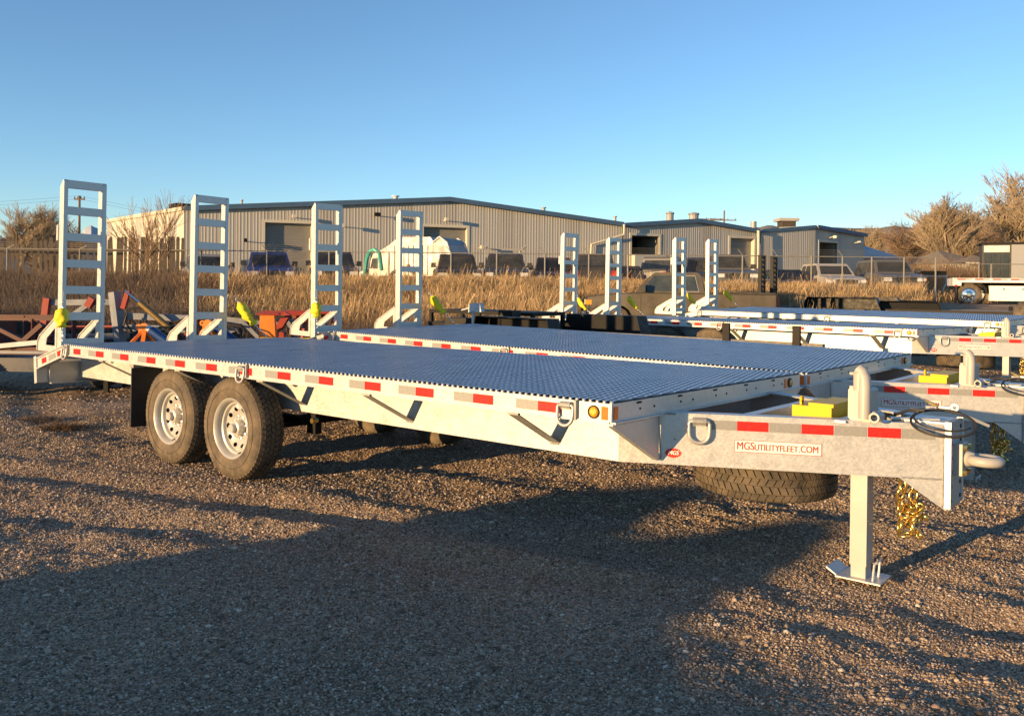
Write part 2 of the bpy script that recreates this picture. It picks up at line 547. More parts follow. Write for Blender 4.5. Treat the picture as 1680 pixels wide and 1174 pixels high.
def scatter_stones():
    P, S = [], []
    def band(n, y0, y1, s0, s1, pw):
        # even over the ground seen by the camera between two depths
        y = np.sqrt(rng.uniform(y0 ** 2, y1 ** 2, n))
        x = rng.uniform(-.62, .68, n) * y
        P.append(np.stack([x, y], 1))
        S.append(s0 + (s1 - s0) * rng.random(n) ** pw)
    band(170000, 2.4, 5.6, .002, .0072, 1.6)
    band(110000, 5.0, 9.5, .0035, .010, 1.6)
    band(36000, 9.0, 22, .006, .017, 2)
    band(4600, 2.4, 6.5, .007, .017, 4)
    band(3600, 6.0, 14, .010, .022, 3)
    p = np.concatenate(P)
    s = np.concatenate(S)
    z = ground_z(p[:, 0], p[:, 1])
    n = len(p)
    me = bpy.data.meshes.new('gravel')
    me.vertices.add(n)
    co = np.stack([p[:, 0], p[:, 1], z + s * .18], 1).astype(np.float32)
    me.vertices.foreach_set('co', co.ravel())
    rot = np.stack([rng.normal(0, .25, n), rng.normal(0, .25, n), rng.uniform(0, 6.28, n)], 1).astype(np.float32)
    scl = (s[:, None] * np.stack([rng.uniform(.8, 1.5, n), rng.uniform(.7, 1.1, n), rng.uniform(.45, .8, n)], 1)).astype(np.float32)
    for nm, dat in (('rot', rot), ('scl', scl)):
        a = me.attributes.new(nm, 'FLOAT_VECTOR', 'POINT')
        a.data.foreach_set('vector', dat.ravel())
    a = me.attributes.new('tone', 'FLOAT', 'POINT')
    a.data.foreach_set('value', rng.random(n).astype(np.float32))
    me.materials.append(STONE)
    o = link('gravel', me)
    md = o.modifiers.new('stones', 'NODES')
    md.node_group = instance_nodes('stones', 'stone')
    tag(o, 'loose brown and grey gravel stones over the yard', 'gravel', kind='stuff')
scatter_stones()

# ------------------------------------------------------------------ trailers
H0 = .8959
W = 2.571
TA, TB = Vector((-.19, .397)), Vector((1.245, 1.15))

class TB_(MB):
    """parts of the trailer are drawn with z counted from the deck rail's top"""
    def __init__(self, mtx=None):
        super().__init__(Matrix.Translation((0, 0, H0)) @ (mtx or Matrix.Identity(4)))

def tongue_mtx(side=0):
    t = (TB - TA).normalized()
    TA_ = TA
    if side == 0:
        n = Vector((t.y, -t.x))
        m = Matrix(((t.x, n.x, 0, TA.x), (t.y, n.y, 0, TA.y), (0, 0, 1, 0), (0, 0, 0, 1)))
    else:
        n = Vector((t.y, t.x))
        m = Matrix(((t.x, n.x, 0, TA.x), (-t.y, n.y, 0, W - TA.y), (0, 0, 1, 0), (0, 0, 0, 1)))
    return m      # local x along the tongue, y outwards, z up

def c_channel(mb, x0, x1, y, z0, z1, out=-1, t=.006, fl=.05, lip=True):
    """channel along x, web at y, flanges pointing to -out"""
    mb.box(x0, x1, min(y, y - out * t), max(y, y - out * t), z0, z1)
    a, b = sorted((y - out * t, y - out * fl))
    mb.box(x0, x1, a, b, z0, z0 + t)
    mb.box(x0, x1, a, b, z1 - t, z1)

def grating_mesh(L, width, ph, name='deck_grating'):
    """expanded metal sheet: raised strands joined at their knuckles"""
    a, b = .0400, .155
    th, hh = .0043, .0110
    vs, fs = [], []
    nx = int(L / a)
    ny = int(width / b)
    a = L / nx
    b = width / ny
    h = b / 2
    kn = .018
    for k in range(nx + 1):
        for sgn in (1, -1):
            # strand zigzags between x = k*a and x = (k +- .5)*a
            pts = []
            for j in range(2 * ny + 1):
                off = 0 if (j % 2 == 0) else .5 * a * sgn
                pts.append((k * a + off, j * h))
            for (xa, ya), (xb, yb) in zip(pts[:-1], pts[1:]):
                if max(xa, xb) > L + 1e-6 or min(xa, xb) < -1e-6:
                    continue
                base = len(vs)
                d = Vector((xb - xa, yb - ya)).normalized()
                n = Vector((-d.y, d.x))
                if n.x < 0: n = -n
                # tilted flat strand: top leans forward
                for (px, py) in ((xa, ya), (xb, yb)):
                    lx = .0060
                    for o, z in ((-th, 0), (th, 0), (th + lx, hh * 1.25), (-th + lx, hh * 1.25)):
                        vs.append((px + n.x * o, py + n.y * o, z))
                if ya == 0 or abs(yb - width) < 1e-6:
                    o_ = 0 if ya == 0 else 4
                    fs.append((base + o_, base + o_ + 1, base + o_ + 2, base + o_ + 3))
                fs += [(base, base + 1, base + 5, base + 4), (base + 1, base + 2, base + 6, base + 5), (base + 2, base + 3, base + 7, base + 6), (base + 3, base, base + 4, base + 7)]
    nf = len(fs)
    for k in range(nx + 1):
        for y0, y1 in ((-.004, .010), (width - .010, width + .004)):
            b0 = len(vs)
            x0 = k * a + .004
            vs += [(x0 - .007, y0, 0), (x0 + .007, y0, 0), (x0 + .007, y1, 0), (x0 - .007, y1, 0), (x0 - .005, y0, .0135), (x0 + .008, y0, .0135), (x0 + .008, y1, .0135), (x0 - .005, y1, .0135)]
            fs += [(b0, b0 + 1, b0 + 5, b0 + 4), (b0 + 1, b0 + 2, b0 + 6, b0 + 5), (b0 + 2, b0 + 3, b0 + 7, b0 + 6), (b0 + 3, b0, b0 + 4, b0 + 7), (b0 + 4, b0 + 5, b0 + 6, b0 + 7)]
    me = bpy.data.meshes.new(name)
    v = np.array(vs, np.float32)
    f = np.array(fs, np.int32)
    me.vertices.add(len(v)); me.vertices.foreach_set('co', v.ravel())
    me.loops.add(f.size); me.loops.foreach_set('vertex_index', f.ravel())
    me.polygons.add(len(f))
    me.polygons.foreach_set('loop_start', np.arange(0, f.size, 4, dtype=np.int32))
    me.polygons.foreach_set('loop_total', np.full(len(f), 4, np.int32))
    me.update(calc_edges=True)
    me.materials.append(M['grating'])
    me.materials.append(M['galv'])
    me.materials.append(M['grating_side'])
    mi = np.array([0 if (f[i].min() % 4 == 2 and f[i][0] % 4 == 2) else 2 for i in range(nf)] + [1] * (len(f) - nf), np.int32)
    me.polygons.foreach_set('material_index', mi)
    return me

def tyre_meshes(Rr=.392, wdt=.225, rim=.222):
    """tyre with sidewall, shoulder and blocks; axis along y, outer side at y = 0"""
    mb = MB()
    w = wdt
    prof = [(rim - .012, .030), (rim + .004, .010), (rim + .02, .003), (rim + .06, -.006), (rim + .10, -.008), (Rr - .045, -.002), (Rr - .022, .010), (Rr - .010, .026)]
    full = prof + [(Rr - .009, w / 2)] + [(r, w - o) for r, o in prof[::-1]]
    mb.lathe(full, 64)
    # lettering ring ridge
    mb.lathe([(rim + .075, -.0085), (rim + .077, -.0115), (rim + .081, -.0115), (rim + .083, -.0085)], 64)
    # tread blocks
    ribs = [(.012, .046), (.052, .090), (.096, .129), (.135, .173), (.179, .213)]
    nb = 58
    for ri, (o0, o1) in enumerate(ribs):
        sh = .5 * (ri % 2)
        lug = ri in (0, 4)
        for k in range(nb):
            t0 = 2 * math.pi * (k + sh + .05) / nb
            t1 = 2 * math.pi * (k + sh + (.86 if not lug else .80)) / nb
            sk = .022 * (1 if ri % 2 else -1)
            r0, r1 = Rr - .012, Rr
            rr = [(r1 - (.012 if ri == 0 else 0), r1 - (.012 if ri == 4 else 0))]
            ra, rb = rr[0]
            vs = []
            for (t, rad0) in ((t0, 0), (t1, 0)):
                for o, rt, s2 in ((o0, ra, -sk), (o1, rb, sk)):
                    for q in (r0 - (.01 if o in (o0, o1) and lug else 0), rt):
                        vs.append((q * math.cos(t + s2), o, q * math.sin(t + s2)))
            mb.add(vs, [(1, 3, 7, 5), (0, 1, 5, 4), (2, 6, 7, 3), (0, 2, 3, 1), (4, 5, 7, 6)])
    return mb

def build_wheel(parent, x, y, side=1, cast=None):
    """side=1: outer face towards -y"""
    root = bpy.data.objects.new('wheel', None)
    C.objects.link(root)
    root.parent = parent
    root.location = (x, y, .3928)
    if side < 0:
        root.rotation_euler = (0, 0, math.pi)
    if cast is None:
        t = tyre_meshes()
        cast = {}
        cast['tyre'] = t.mesh('tyre', M['rubber'])
        cast['tyre'].polygons.foreach_set('use_smooth', [True] * len(cast['tyre'].polygons))
        cast['tyre'].set_sharp_from_angle(angle=R(40))
        r = MB()
        r.lathe([(.224, .036), (.2285, .012), (.232, .004), (.228, .0), (.220, .004), (.214, .012), (.206, .022), (.203, .05), (.196, .056), (.186, .058), (.182, .064), (.178, .086)], 48)
        r.lathe([(.178, .086), (.176, .086), (.176, .16)], 48)
        # disc with ten hand holes: ring built in wedges that leave openings
        nh = 10
        r0, r1 = .098, .180
        rm0, rm1 = .128, .156
        def zo(q): return .100 - .030 * max(0, min(1, (q - .098) / .06)) + (.012 if q > .165 else 0)
        seg = 6
        for k in range(nh):
            for s in range(seg * 2):
                a0 = 2 * math.pi * (k + s / (seg * 2)) / nh
                a1 = 2 * math.pi * (k + (s + 1) / (seg * 2)) / nh
                def gap(s):
                    u = (s / (seg * 2) - .5) / .235
                    return math.sqrt(max(0, 1 - u * u)) * .0155
                g0, g1 = gap(s), gap(s + 1)
                mid = .142
                def P3(a, q): return (q * math.cos(a), zo(q), q * math.sin(a))
                r.add([P3(a0, r0), P3(a1, r0), P3(a1, mid - g1), P3(a0, mid - g0)], [(0, 1, 2, 3)])
                r.add([P3(a0, mid + g0), P3(a1, mid + g1), P3(a1, r1), P3(a0, r1)], [(0, 1, 2, 3)])
        r.lathe([(.098, .100), (.088, .094), (.060, .094), (.058, .09), (.05, .09)], 40)
        cast['rim'] = r.mesh('rim', M['rim'])
        cast['rim'].polygons.foreach_set('use_smooth', [True] * len(cast['rim'].polygons))
        cast['rim'].set_sharp_from_angle(angle=R(35))
        h = MB()
        h.lathe([(.0001, .002), (.030, .002), (.034, .006), (.034, .030), (.038, .034), (.056, .038), (.062, .046), (.062, .094)], 28)
        cast['hub'] = h.mesh('hub', M['rim'])
        cast['hub'].polygons.foreach_set('use_smooth', [True] * len(cast['hub'].polygons))
        cast['hub'].set_sharp_from_angle(angle=R(35))
        n = MB()
        n.lathe([(.0001, -.022), (.005, -.022), (.005, -.012), (.011, -.010), (.0125, 0), (.0125, .006)], 6)
        cast['nut'] = n.mesh('lug_nut', M['zinc'])
        bk = MB()
        bk.lathe([(.18, .12), (.06, .12)], 24)
        cast['back'] = bk.mesh('brake_drum', M['black_matt'])
        vsn = MB().tube([(.19, .058, 0), (.196, .03, 0)], .005, 6)
        cast['stem'] = vsn.mesh('valve_stem', M['rubber_dark'])
    link('tyre', cast['tyre'], root)
    link('rim', cast['rim'], root, Matrix.Rotation(random.random(), 4, 'Y'))
    link('hub', cast['hub'], root)
    link('brake_drum', cast['back'], root)
    link('valve_stem', cast['stem'], root, Matrix.Rotation(1.1 + random.random(), 4, 'Y'))
    for k in range(8):
        t = 2 * math.pi * (k + .3) / 8
        link('lug_nut', cast['nut'], root, Matrix.Translation((.083 * math.cos(t), .09, .083 * math.sin(t))))
    return cast

def text_mesh(body, size, name='lettering', material=None, extrude=.0006, offset=.0, shear=0.0, spacing=1.0, bold=.0010):
    cu = bpy.data.curves.new(name, 'FONT')
    cu.body = body
    cu.size = size
    cu.extrude = extrude
    cu.offset = offset
    cu.shear = shear
    cu.space_character = spacing
    cu.align_x = 'CENTER'
    cu.align_y = 'CENTER'
    o = bpy.data.objects.new('tmp_text', cu)
    C.objects.link(o)
    dg = bpy.context.evaluated_depsgraph_get()
    me = bpy.data.meshes.new_from_object(o.evaluated_get(dg))
    bpy.data.objects.remove(o)
    bpy.data.curves.remove(cu)
    if bold:
        nv = len(me.vertices)
        vs = [tuple(v.co) for v in me.vertices]
        fs = [tuple(p.vertices) for p in me.polygons]
        allv, allf = [], []
        for k, dx in enumerate((-bold, 0, bold)):
            allv += [(a + dx, b, c + k * .00005) for a, b, c in vs]
            allf += [tuple(i + k * nv for i in f) for f in fs]
        me = bpy.data.meshes.new(name)
        me.from_pydata(allv, [], allf)
    me.name = name
    me.materials.clear()
    me.materials.append(material)
    return me

def text_extent(me):
    xs = [v.co.x for v in me.vertices]
    return min(xs), max(xs)

TAPE0 = -.4411 - 12 * .4545
def build_trailer():
    root = bpy.data.objects.new('flatbed_trailer', None)
    C.objects.link(root)
    g, gd = M['galv'], M['galv_dull']
    # side rails
    for y, out in ((0, -1), (W, 1)):
        mb = TB_()
        c_channel(mb, -6.087, 0, y, -.0992, 0, out)
        # small lip standing proud along the lower edge
        ya, yb = sorted((y + out * .010, y))
        mb.box(-6.087, -.002, ya, yb, -.0992, -.089)
        mb.build('side_rail', g, root)
        # dovetail rail, sloping down to the rear
        m2 = TB_()
        poly = [(-6.087, 0), (-6.70, -.157), (-6.70, -.262), (-6.087, -.0992)]
        ya, yb = sorted((y, y - out * .008))
        m2.prism(poly, ya, yb)
        ya, yb = sorted((y + out * .012, y - out * .05))
        m2.prism([(-6.09, .002), (-6.70, -.155), (-6.70, -.165), (-6.09, -.008)], ya, yb)
        m2.prism([(-6.09, -.0992), (-6.70, -.262), (-6.70, -.272), (-6.09, -.109)], ya, yb)
        m2.build('dovetail_rail', g, root)
        m3 = TB_()
        ya, yb = sorted((y + out * .014, y - out * .11))
        m3.prism([(-6.70, -.135), (-6.755, -.15), (-6.72, -.415), (-6.665, -.40)], ya, yb)
        m3.build('end_post', g, root)
    # front rail
    mb = TB_()
    mb.box(.0, .007, 0, W, -.0992, 0)
    mb.box(-.045, .0, .007, W - .007, -.012, -.006)
    mb.box(.007, .030, .004, W - .004, -.0992, -.091)
    mb.build('front_rail', g, root)
    # dark slots and bolt holes of the front rail
    slot = MB().cbox((0, 0, 0), (.004, .045, .010)).mesh('rail_slot', M['hole'])
    hole = MB().cyl((0, 0, 0), .006, .004, 'X', 8).mesh('rail_hole', M['hole'])
    for y in (.27, .72, 1.17, 1.62, 2.07):
        link('rail_slot', slot, root, Matrix.Translation((.0085, y, H0 - .012)))
        for dy in (-.07, .08):
            link('rail_hole', hole, root, Matrix.Translation((.0085, y + .08 + dy, H0 - .045)))
    # deck grating in five sheets
    Ls = [1.225, 1.225, 1.225, 1.225, 1.187]
    x = 0
    mesh = {}
    for i, L in enumerate(Ls):
        if L not in mesh:
            mesh[L] = grating_mesh(L, W - .004, 0)
        ph = (.0, .004, -.003, .002, -.004)[i]
        link('deck_grating', mesh[L], root, Matrix.Translation((x - L, .002, H0 + .0005 + (.0012 if i % 2 else 0) + ph * .1)))
        x -= L
    g2 = grating_mesh(.62, W - .12, 0)
    link('deck_grating', g2, root, Matrix.Translation((-6.70, .06, H0 - .165)) @ Matrix.Rotation(-math.atan2(.157, .61), 4, 'Y'))
    # cross members under the deck
    cm = MB().box(-.02, .02, .01, W - .01, -.096, -.016)
    cmm = cm.mesh('cross_member', g)
    for k in range(13):
        link('cross_member', cmm, root, Matrix.Translation((-.45 - k * .4545, 0, H0)))
    # main beams and tongue beams
    for y, out in ((.40, -1), (W - .40, 1)):
        mb = TB_()
        c_channel(mb, -6.62, -.192, y, -.362, -.105, out, t=.009, fl=.09)
        mb.build('frame_beam', g, root)
    for side in (0, 1):
        mb = TB_(tongue_mtx(side))
        mb.box(.0, 1.637, -.009, 0, -.355, -.084)
        mb.box(.0, 1.637, -.09, -.009, -.355, -.346)
        mb.box(.0, 1.637, -.09, -.009, -.093, -.084)
        mb.box(.0, 1.637, .0, .005, -.362, -.354)
        mb.build('tongue_beam', g, root)
        m2 = TB_(tongue_mtx(side))
        m2.prism([(1.415, -.363), (1.637, -.363), (1.637, -.512), (1.625, -.512)], -.008, .004)
        m2.build('tongue_gusset', g, root)
    def weld(p, q, r=.0045, n=26):
        p, q = Vector(p), Vector(q)
        rr = random.Random(n)
        wb_ = MB(Matrix.Translation((0, 0, H0)))
        pts = [p.lerp(q, k / n) + Vector((rr.uniform(-.0012, .0012), rr.uniform(-.0012, .0012), rr.uniform(-.0012, .0012))) for k in range(n + 1)]
        wb_.tube(pts, r, 6)
        wb_.build('weld_bead', gd, root, smooth=True)
    weld((.012, .470, -.105), (.012, .500, -.33))
    weld((.018, .02, -.1), (.018, .47, -.1))
    weld((1.246, 1.139, -.09), (1.246, 1.139, -.50))
    tm_ = tongue_mtx(0)
    for sa, sb, zz in ((1.42, 1.63, -.360), (.25, .30, -.09)):
        weld(tm_ @ Vector((sa, .005, zz)), tm_ @ Vector((sb, .005, zz)))
    weld((-1.77, .396, -.318), (-1.83, .396, -.318)); weld((-.585, .396, -.318), (-.645, .396, -.318))
    # coupler plate with its two flanges
    mb = TB_()
    mb.box(1.262, 1.274, 1.162, W - 1.162, -.51, -.072)
    mb.build('coupler_plate', M['grey_paint'], root)
    for y in (1.150, W - 1.150):
        m2 = TB_()
        m2.box(1.252, 1.281, y - .012, y + .012, -.503, -.070)
        m2.build('coupler_flange', g, root)
    hm = MB().cyl((0, 0, 0), .011, .004, 'X', 10).mesh('bolt_hole', M['hole'])
    for y in (1.186, W - 1.186):
        for k in range(6):
            link('bolt_hole', hm, root, Matrix.Translation((1.2755, y, H0 - .11 - k * .072)))
    hm2 = MB().cyl((0, 0, 0), .010, .004, 'Y', 10).mesh('bolt_hole', M['hole'])
    # lunette ring
    mb = TB_()
    mb.box(1.274, 1.315, W / 2 - .06, W / 2 + .075, -.345, -.185)
    mb.build('coupler_mount', M['grey_paint'], root)
    mb = TB_()
    mb.tube([(1.315, W / 2, -.262), (1.36, W / 2, -.262)], .046, 14, r2=.032)
    ring = [(1.405 + .062 * math.cos(t), W / 2 + .062 * math.sin(t), -.262) for t in [2 * math.pi * k / 28 for k in range(28)]]
    mb.tube(ring, .026, 12, closed=True)
    mb.build('lunette_ring', M['grey_paint'], root, smooth=True, auto=50)
    for yy in (-.06, .06):
        for zz in (-.33, -.205):
            MB(Matrix.Translation((0, 0, H0))).cyl((1.325, W / 2 + yy * .8, zz), .014, .02, 'X', 6).build('coupler_bolt', M['gold'], root)
    # outriggers, one plate and one sloping flange at each station
    om = MB()
    om.add([(-.038, .006, -.114), (.038, .006, -.114), (.038, .398, -.312), (-.038, .398, -.312), (-.038, .006, -.108), (.038, .006, -.108), (.038, .398, -.306), (-.038, .398, -.306)],
           [(0, 3, 2, 1), (4, 5, 6, 7), (0, 1, 5, 4), (1, 2, 6, 5), (2, 3, 7, 6), (3, 0, 4, 7)])
    om.add([(-.038, .006, -.114), (-.032, .006, -.114), (-.032, .398, -.312), (-.038, .398, -.312), (-.038, .006, -.099), (-.032, .006, -.099), (-.032, .398, -.290), (-.038, .398, -.290)],
           [(0, 3, 2, 1), (4, 5, 6, 7), (0, 1, 5, 4), (1, 2, 6, 5), (2, 3, 7, 6), (3, 0, 4, 7)])
    om.box(-.038, .038, .0, .02, -.114, -.100)
    omm = om.mesh('outrigger', gd)
    for x in (-.615, -1.80, -2.93, -4.05, -5.35):
        link('outrigger', omm, root, Matrix.Translation((x, 0, H0)))
        link('outrigger', omm, root, Matrix.Translation((x, W, H0)) @ Matrix.Scale(-1, 4, (0, 1, 0)))
    # corner gusset at the front of the deck
    for s in (0, 1):
        mb = MB(Matrix.Translation((0, 0, H0)) if s == 0 else Matrix.Translation((0, W, H0)) @ Matrix.Scale(-1, 4, (0, 1, 0)))
        mb.prism_yz([(.004, -.0995), (.478, -.0995), (.478, -.330), (.47, -.330)], .004, .012)
        mb.prism_yz([(.004, -.1), (.47, -.330), (.47, -.340), (.004, -.110)], -.020, .014)
        mb.build('corner_gusset', g, root)
    # rear cross bar and light box
    mb = TB_()
    mb.box(-6.66, -6.645, .10, W - .10, -.41, -.20)
    mb.box(-6.66, -6.60, .10, W - .10, -.415, -.405)
    mb.box(-6.668, -6.640, .10, W - .10, -.305, -.295)
    mb.build('rear_crossbar', g, root)
    # reflective tape
    red = MB().box(0, .1445, -.0018, 0, -.052, 0).mesh('reflective_tape', M['red_tape'])
    sil = MB().box(-.150, -.002, -.0018, 0, -.052, 0).mesh('reflective_tape', M['silver_tape'])
    for i in range(13):
        x = TAPE0 + i * .4545
        link('reflective_tape', red, root, Matrix.Translation((x, -.0005, H0 - .0222)))
        if i:
            link('reflective_tape', sil, root, Matrix.Translation((x, -.0005, H0 - .0222)))
    dm = Matrix.Translation((-6.087, -.0015, H0 - .030)) @ Matrix.Rotation(-math.atan2(.157, .61), 4, 'Y')
    rs = MB().box(0, .10, -.0018, 0, -.050, 0).mesh('reflective_tape', M['red_tape'])
    ss = MB().box(0, .15, -.0018, 0, -.050, 0).mesh('reflective_tape', M['silver_tape'])
    link('reflective_tape', rs, root, dm @ Matrix.Translation((-.165, 0, 0)))
    link('reflective_tape', ss, root, dm @ Matrix.Translation((-.36, 0, 0)))
    link('reflective_tape', rs, root, dm @ Matrix.Translation((-.52, 0, 0)))
    TM = Matrix.Translation((0, 0, H0)) @ tongue_mtx(0) @ Matrix.Translation((.194, 0, 0))
    red2 = MB().box(0, .157, 0, .0018, -.050, 0).mesh('reflective_tape', M['red_tape'])
    sil2 = MB().box(0, .156, 0, .0018, -.050, 0).mesh('reflective_tape', M['silver_tape'])
    for s, k in ((.270, 1), (.427, 0), (.588, 1), (.748, 0), (.909, 1), (1.070, 0), (1.230, 1)):
        link('reflective_tape', sil2 if k else red2, root, TM @ Matrix.Translation((s, .0065 - .006, -.114)))
    # web-address sticker
    st = MB(Matrix.Identity(4)).box(.412, .849, .0005, .0017, -.276, -.212)
    so = link('sticker', st.mesh('sticker', M['white_sticker']), root, TM)
    bd = MB()
    for a in ((.412, .849, -.276, -.2735), (.412, .849, -.2145, -.212), (.412, .4145, -.2735, -.2145), (.8465, .849, -.2735, -.2145)):
        bd.box(a[0], a[1], .0017, .0026, a[2], a[3])
    link('sticker_border', bd.mesh('sticker_border', M['red_ink']), so)
    big = text_mesh('MGS', .058, material=M['red_ink'], offset=0.0)
    small = text_mesh('UTILITYFLEET', .046, material=M['red_ink'], offset=0.0)
    dot = text_mesh('.COM', .050, material=M['red_ink'], offset=0.0)
    # text x axis must run along the tongue and face outwards
    face = Matrix(((1, 0, 0, 0), (0, 0, 1, 0), (0, 1, 0, 0), (0, 0, 0, 1)))
    tot = []
    for me in (big, small, dot):
        tot.append(text_extent(me))
    wsum = sum(b - a for a, b in tot) + .006
    sc = .405 / wsum
    s = .630 - .405 / 2
    for me, (a, b), gap, dz in zip((big, small, dot), tot, (.002, .004, 0), (.0, -.004, -.002)):
        link('lettering', me, so, Matrix.Translation((s - a * sc, .0022, -.244 + dz)) @ face @ Matrix.Scale(sc, 4, (1, 0, 0)))
        s += (b - a + gap) * sc
    # round badge with a saw-tooth rim
    pts = []
    for k in range(44):
        q = 1.06 if k % 2 else .86
        t = 2 * math.pi * k / 44
        pts.append((.098 + .044 * q * math.cos(t), -.300 + .026 * q * math.sin(t)))
    bo = link('badge', MB().prism(pts, .0005, .0018).mesh('badge', M['badge_red']), root, TM)
    bm = text_mesh('MGS', .030, material=M['white_ink'], offset=0.0, shear=.25)
    a, b = text_extent(bm)
    link('lettering', bm, bo, Matrix.Translation((.098, .0024, -.300)) @ face @ Matrix.Scale(.058 / (b - a), 4, (1, 0, 0)))
    link('drain_hole', MB().cyl((.105, .0008, -.226), .0035, .001, 'Y', 8).mesh('drain_hole', M['hole']), root, TM)
    # marker lamps on the near front corner and on the front rail
    lm = MB().lathe([(.0001, -.016), (.012, -.0155), (.020, -.012), (.026, -.004), (.026, 0)], 24)
    lme = lm.mesh('marker_lamp', M['amber'])
    bz = MB().lathe([(.026, -.006), (.029, -.010), (.033, -.008), (.034, 0)], 24).mesh('lamp_bezel', M['rubber_dark'])
    for mtx in (Matrix.Translation((-.094, -.001, H0 - .047)), Matrix.Translation((.008, W - .20, H0 - .047)) @ Matrix.Rotation(math.pi / 2, 4, 'Z')):
        lo = link('marker_lamp', lme, root, mtx)
        link('lamp_bezel', bz, lo)
    rf = MB().box(-.018, .018, -.004, 0, -.033, .033).mesh('reflector', M['orange_lens'])
    link('reflector', rf, root, Matrix.Translation((-.031, -.0005, H0 - .048)))
    link('reflector', rf, root, Matrix.Translation((.0075, .040, H0 - .048)) @ Matrix.Rotation(math.pi / 2, 4, 'Z'))
    link('reflector', rf, root, Matrix.Translation((.0075, W - .275, H0 - .048)) @ Matrix.Rotation(math.pi / 2, 4, 'Z'))
    # D rings on the rail
    def dring(mtx, hang=.0, sc=1.0):
        pl = MB().box(-.032, .032, -.018, 0, -.030, .012).tube([(-.034, -.018, -.006), (.034, -.018, -.006)], .017, 12)
        po = link('ring_bracket', pl.mesh('ring_bracket', M['galv_dull']), root, mtx @ Matrix.Scale(sc, 4))
        pts = [(-.046, 0, 0), (.046, 0, 0), (.050, 0, -.012), (.050, 0, -.055)] + [(.050 * math.cos(t), 0, -.062 - .048 * math.sin(t)) for t in np.linspace(.25, math.pi - .25, 9)] + [(-.050, 0, -.055), (-.050, 0, -.012)]
        rr = MB().tube([(p[0], p[1] - .020 - .10 * -p[2] * hang, p[2] - .006) for p in pts], .0100, 8, closed=True)
        me = rr.mesh('d_ring', M['plug'])
        me.polygons.foreach_set('use_smooth', [True] * len(me.polygons))
        link('d_ring', me, po)
    for x in (-6.045, -3.14, -.255):
        dring(Matrix.Translation((x, 0, H0 - .020)), 1, .95)
    dring(TM @ Matrix.Translation((.232, .004, -.115)) @ Matrix.Rotation(math.pi, 4, 'Z'), 0, 1.05)
    # stake pocket edge plates beside the rings
    sp = MB().box(-.006, .006, -.022, 0, -.095, .004).mesh('stake_plate', M['galv_dull'])
    for x in (-5.99, -3.07, -.195):
        link('stake_plate', sp, root, Matrix.Translation((x, -.001, H0)))
    # wheels, axles, mud flap, suspension
    cast = None
    for x in (-3.379, -4.283):
        cast = build_wheel(root, x, .0677 - .008, 1, cast)
        build_wheel(root, x, W - .0677 + .008, -1, cast)
        MB(Matrix.Translation((0, 0, 0))).tube([(x, .25, .3928), (x, W - .25, .3928)], .045, 12).build('axle', M['black_matt'], root)
    for y in (.50, W - .50):
        sm = MB()
        for x in (-3.379, -4.283):
            for k in range(4):
                sm.box(x - .38 + k * .03, x + .38 - k * .03, y - .035, y + .035, .46 + k * .014 - .04, .472 + k * .014 - .04)
        sm.box(-2.98, -2.88, y - .03, y + .03, .36, .53)
        sm.box(-3.90, -3.78, y - .03, y + .03, .38, .53)
        sm.build('spring_pack', M['black_matt'], root)
    MB().tube([(-2.86, .42, .47), (-2.86, .47, .47)], .02, 10).build('hanger_bolt', M['gold'], root)
    for y in (.055, W - .345):
        MB().box(-4.90, -4.888, y, y + .29, .235, .755).build('mud_flap', M['rubber_dark'], root)
        MB().box(-4.93, -4.86, y, y + .29, .755, .79).build('flap_hanger', gd, root)
    # jack
    jx, jy = .889, 1.040
    jk = bpy.data.objects.new('jack', None); C.objects.link(jk); jk.parent = root
    MB(Matrix.Translation((0, 0, H0))).box(jx - .041, jx + .041, jy - .055, jy + .055, -.83, -.05).build('jack_leg', M['grey_paint'], jk)
    MB(Matrix.Translation((0, 0, H0))).box(jx - .036, jx + .036, jy - .049, jy + .049, -.893, -.83).build('inner_leg', M['grey_paint'], jk)
    gb = MB(Matrix.Translation((0, 0, H0)))
    gb.prism([(jx - .055, -.07), (jx - .04, -.088), (jx + .055, -.088), (jx + .055, .072), (jx + .045, .082), (jx - .045, .082), (jx - .055, .072)], jy - .068, jy + .068)
    gb.build('gear_box', M['grey_paint'], jk)
    cr = MB(Matrix.Translation((0, 0, H0)))
    cr.tube([(jx + .030, jy - .082, -.07), (jx + .030, jy - .080, .02), (jx + .028, jy - .074, .10), (jx + .024, jy - .068, .135), (jx + .010, jy - .062, .165), (jx - .010, jy - .058, .180)], .030, 14)
    cr.tube([(jx + .0, jy - .060, .07), (jx + .0, jy - .060, .16)], .032, 14)
    cr.cyl((jx - .035, jy - .058, .155), .009, .03, 'X', 8)
    cr.cyl((jx - .035, jy - .058, .085), .009, .03, 'X', 8)
    cr.build('crank_handle', M['grey_paint'], jk, smooth=True, auto=50)
    pp = MB(Matrix.Translation((0, 0, H0)))
    pp.lathe([(.017, -.05), (.026, -.05), (.026, .05), (.017, .05)], 16, 'Y', Matrix.Translation((jx + .09, jy - .08, -.055)), closed=True)
    pp.tube([(jx + .04, jy - .06, -.04), (jx + .09, jy - .05, -.045)], .014, 8)
    pp.build('jack_pipe', M['grey_paint'], jk, smooth=True, auto=50)
    ft = MB(Matrix.Translation((0, 0, H0)))
    ft.box(jx - .10, jx + .12, jy - .095, jy + .11, -.900, -.893)
    ft.prism([(jx - .10, -.900), (jx - .155, -.868), (jx - .15, -.861), (jx - .10, -.893)], jy - .075, jy + .10)
    ft.tube([(jx + .075, jy - .06, -.893), (jx + .082, jy - .06, -.80 - .01), (jx + .09, jy - .05, -.80), (jx + .09, jy + .03, -.80), (jx + .082, jy + .04, -.81), (jx + .075, jy + .04, -.893)], .006, 6)
    ft.build('foot_plate', M['galv'], jk)
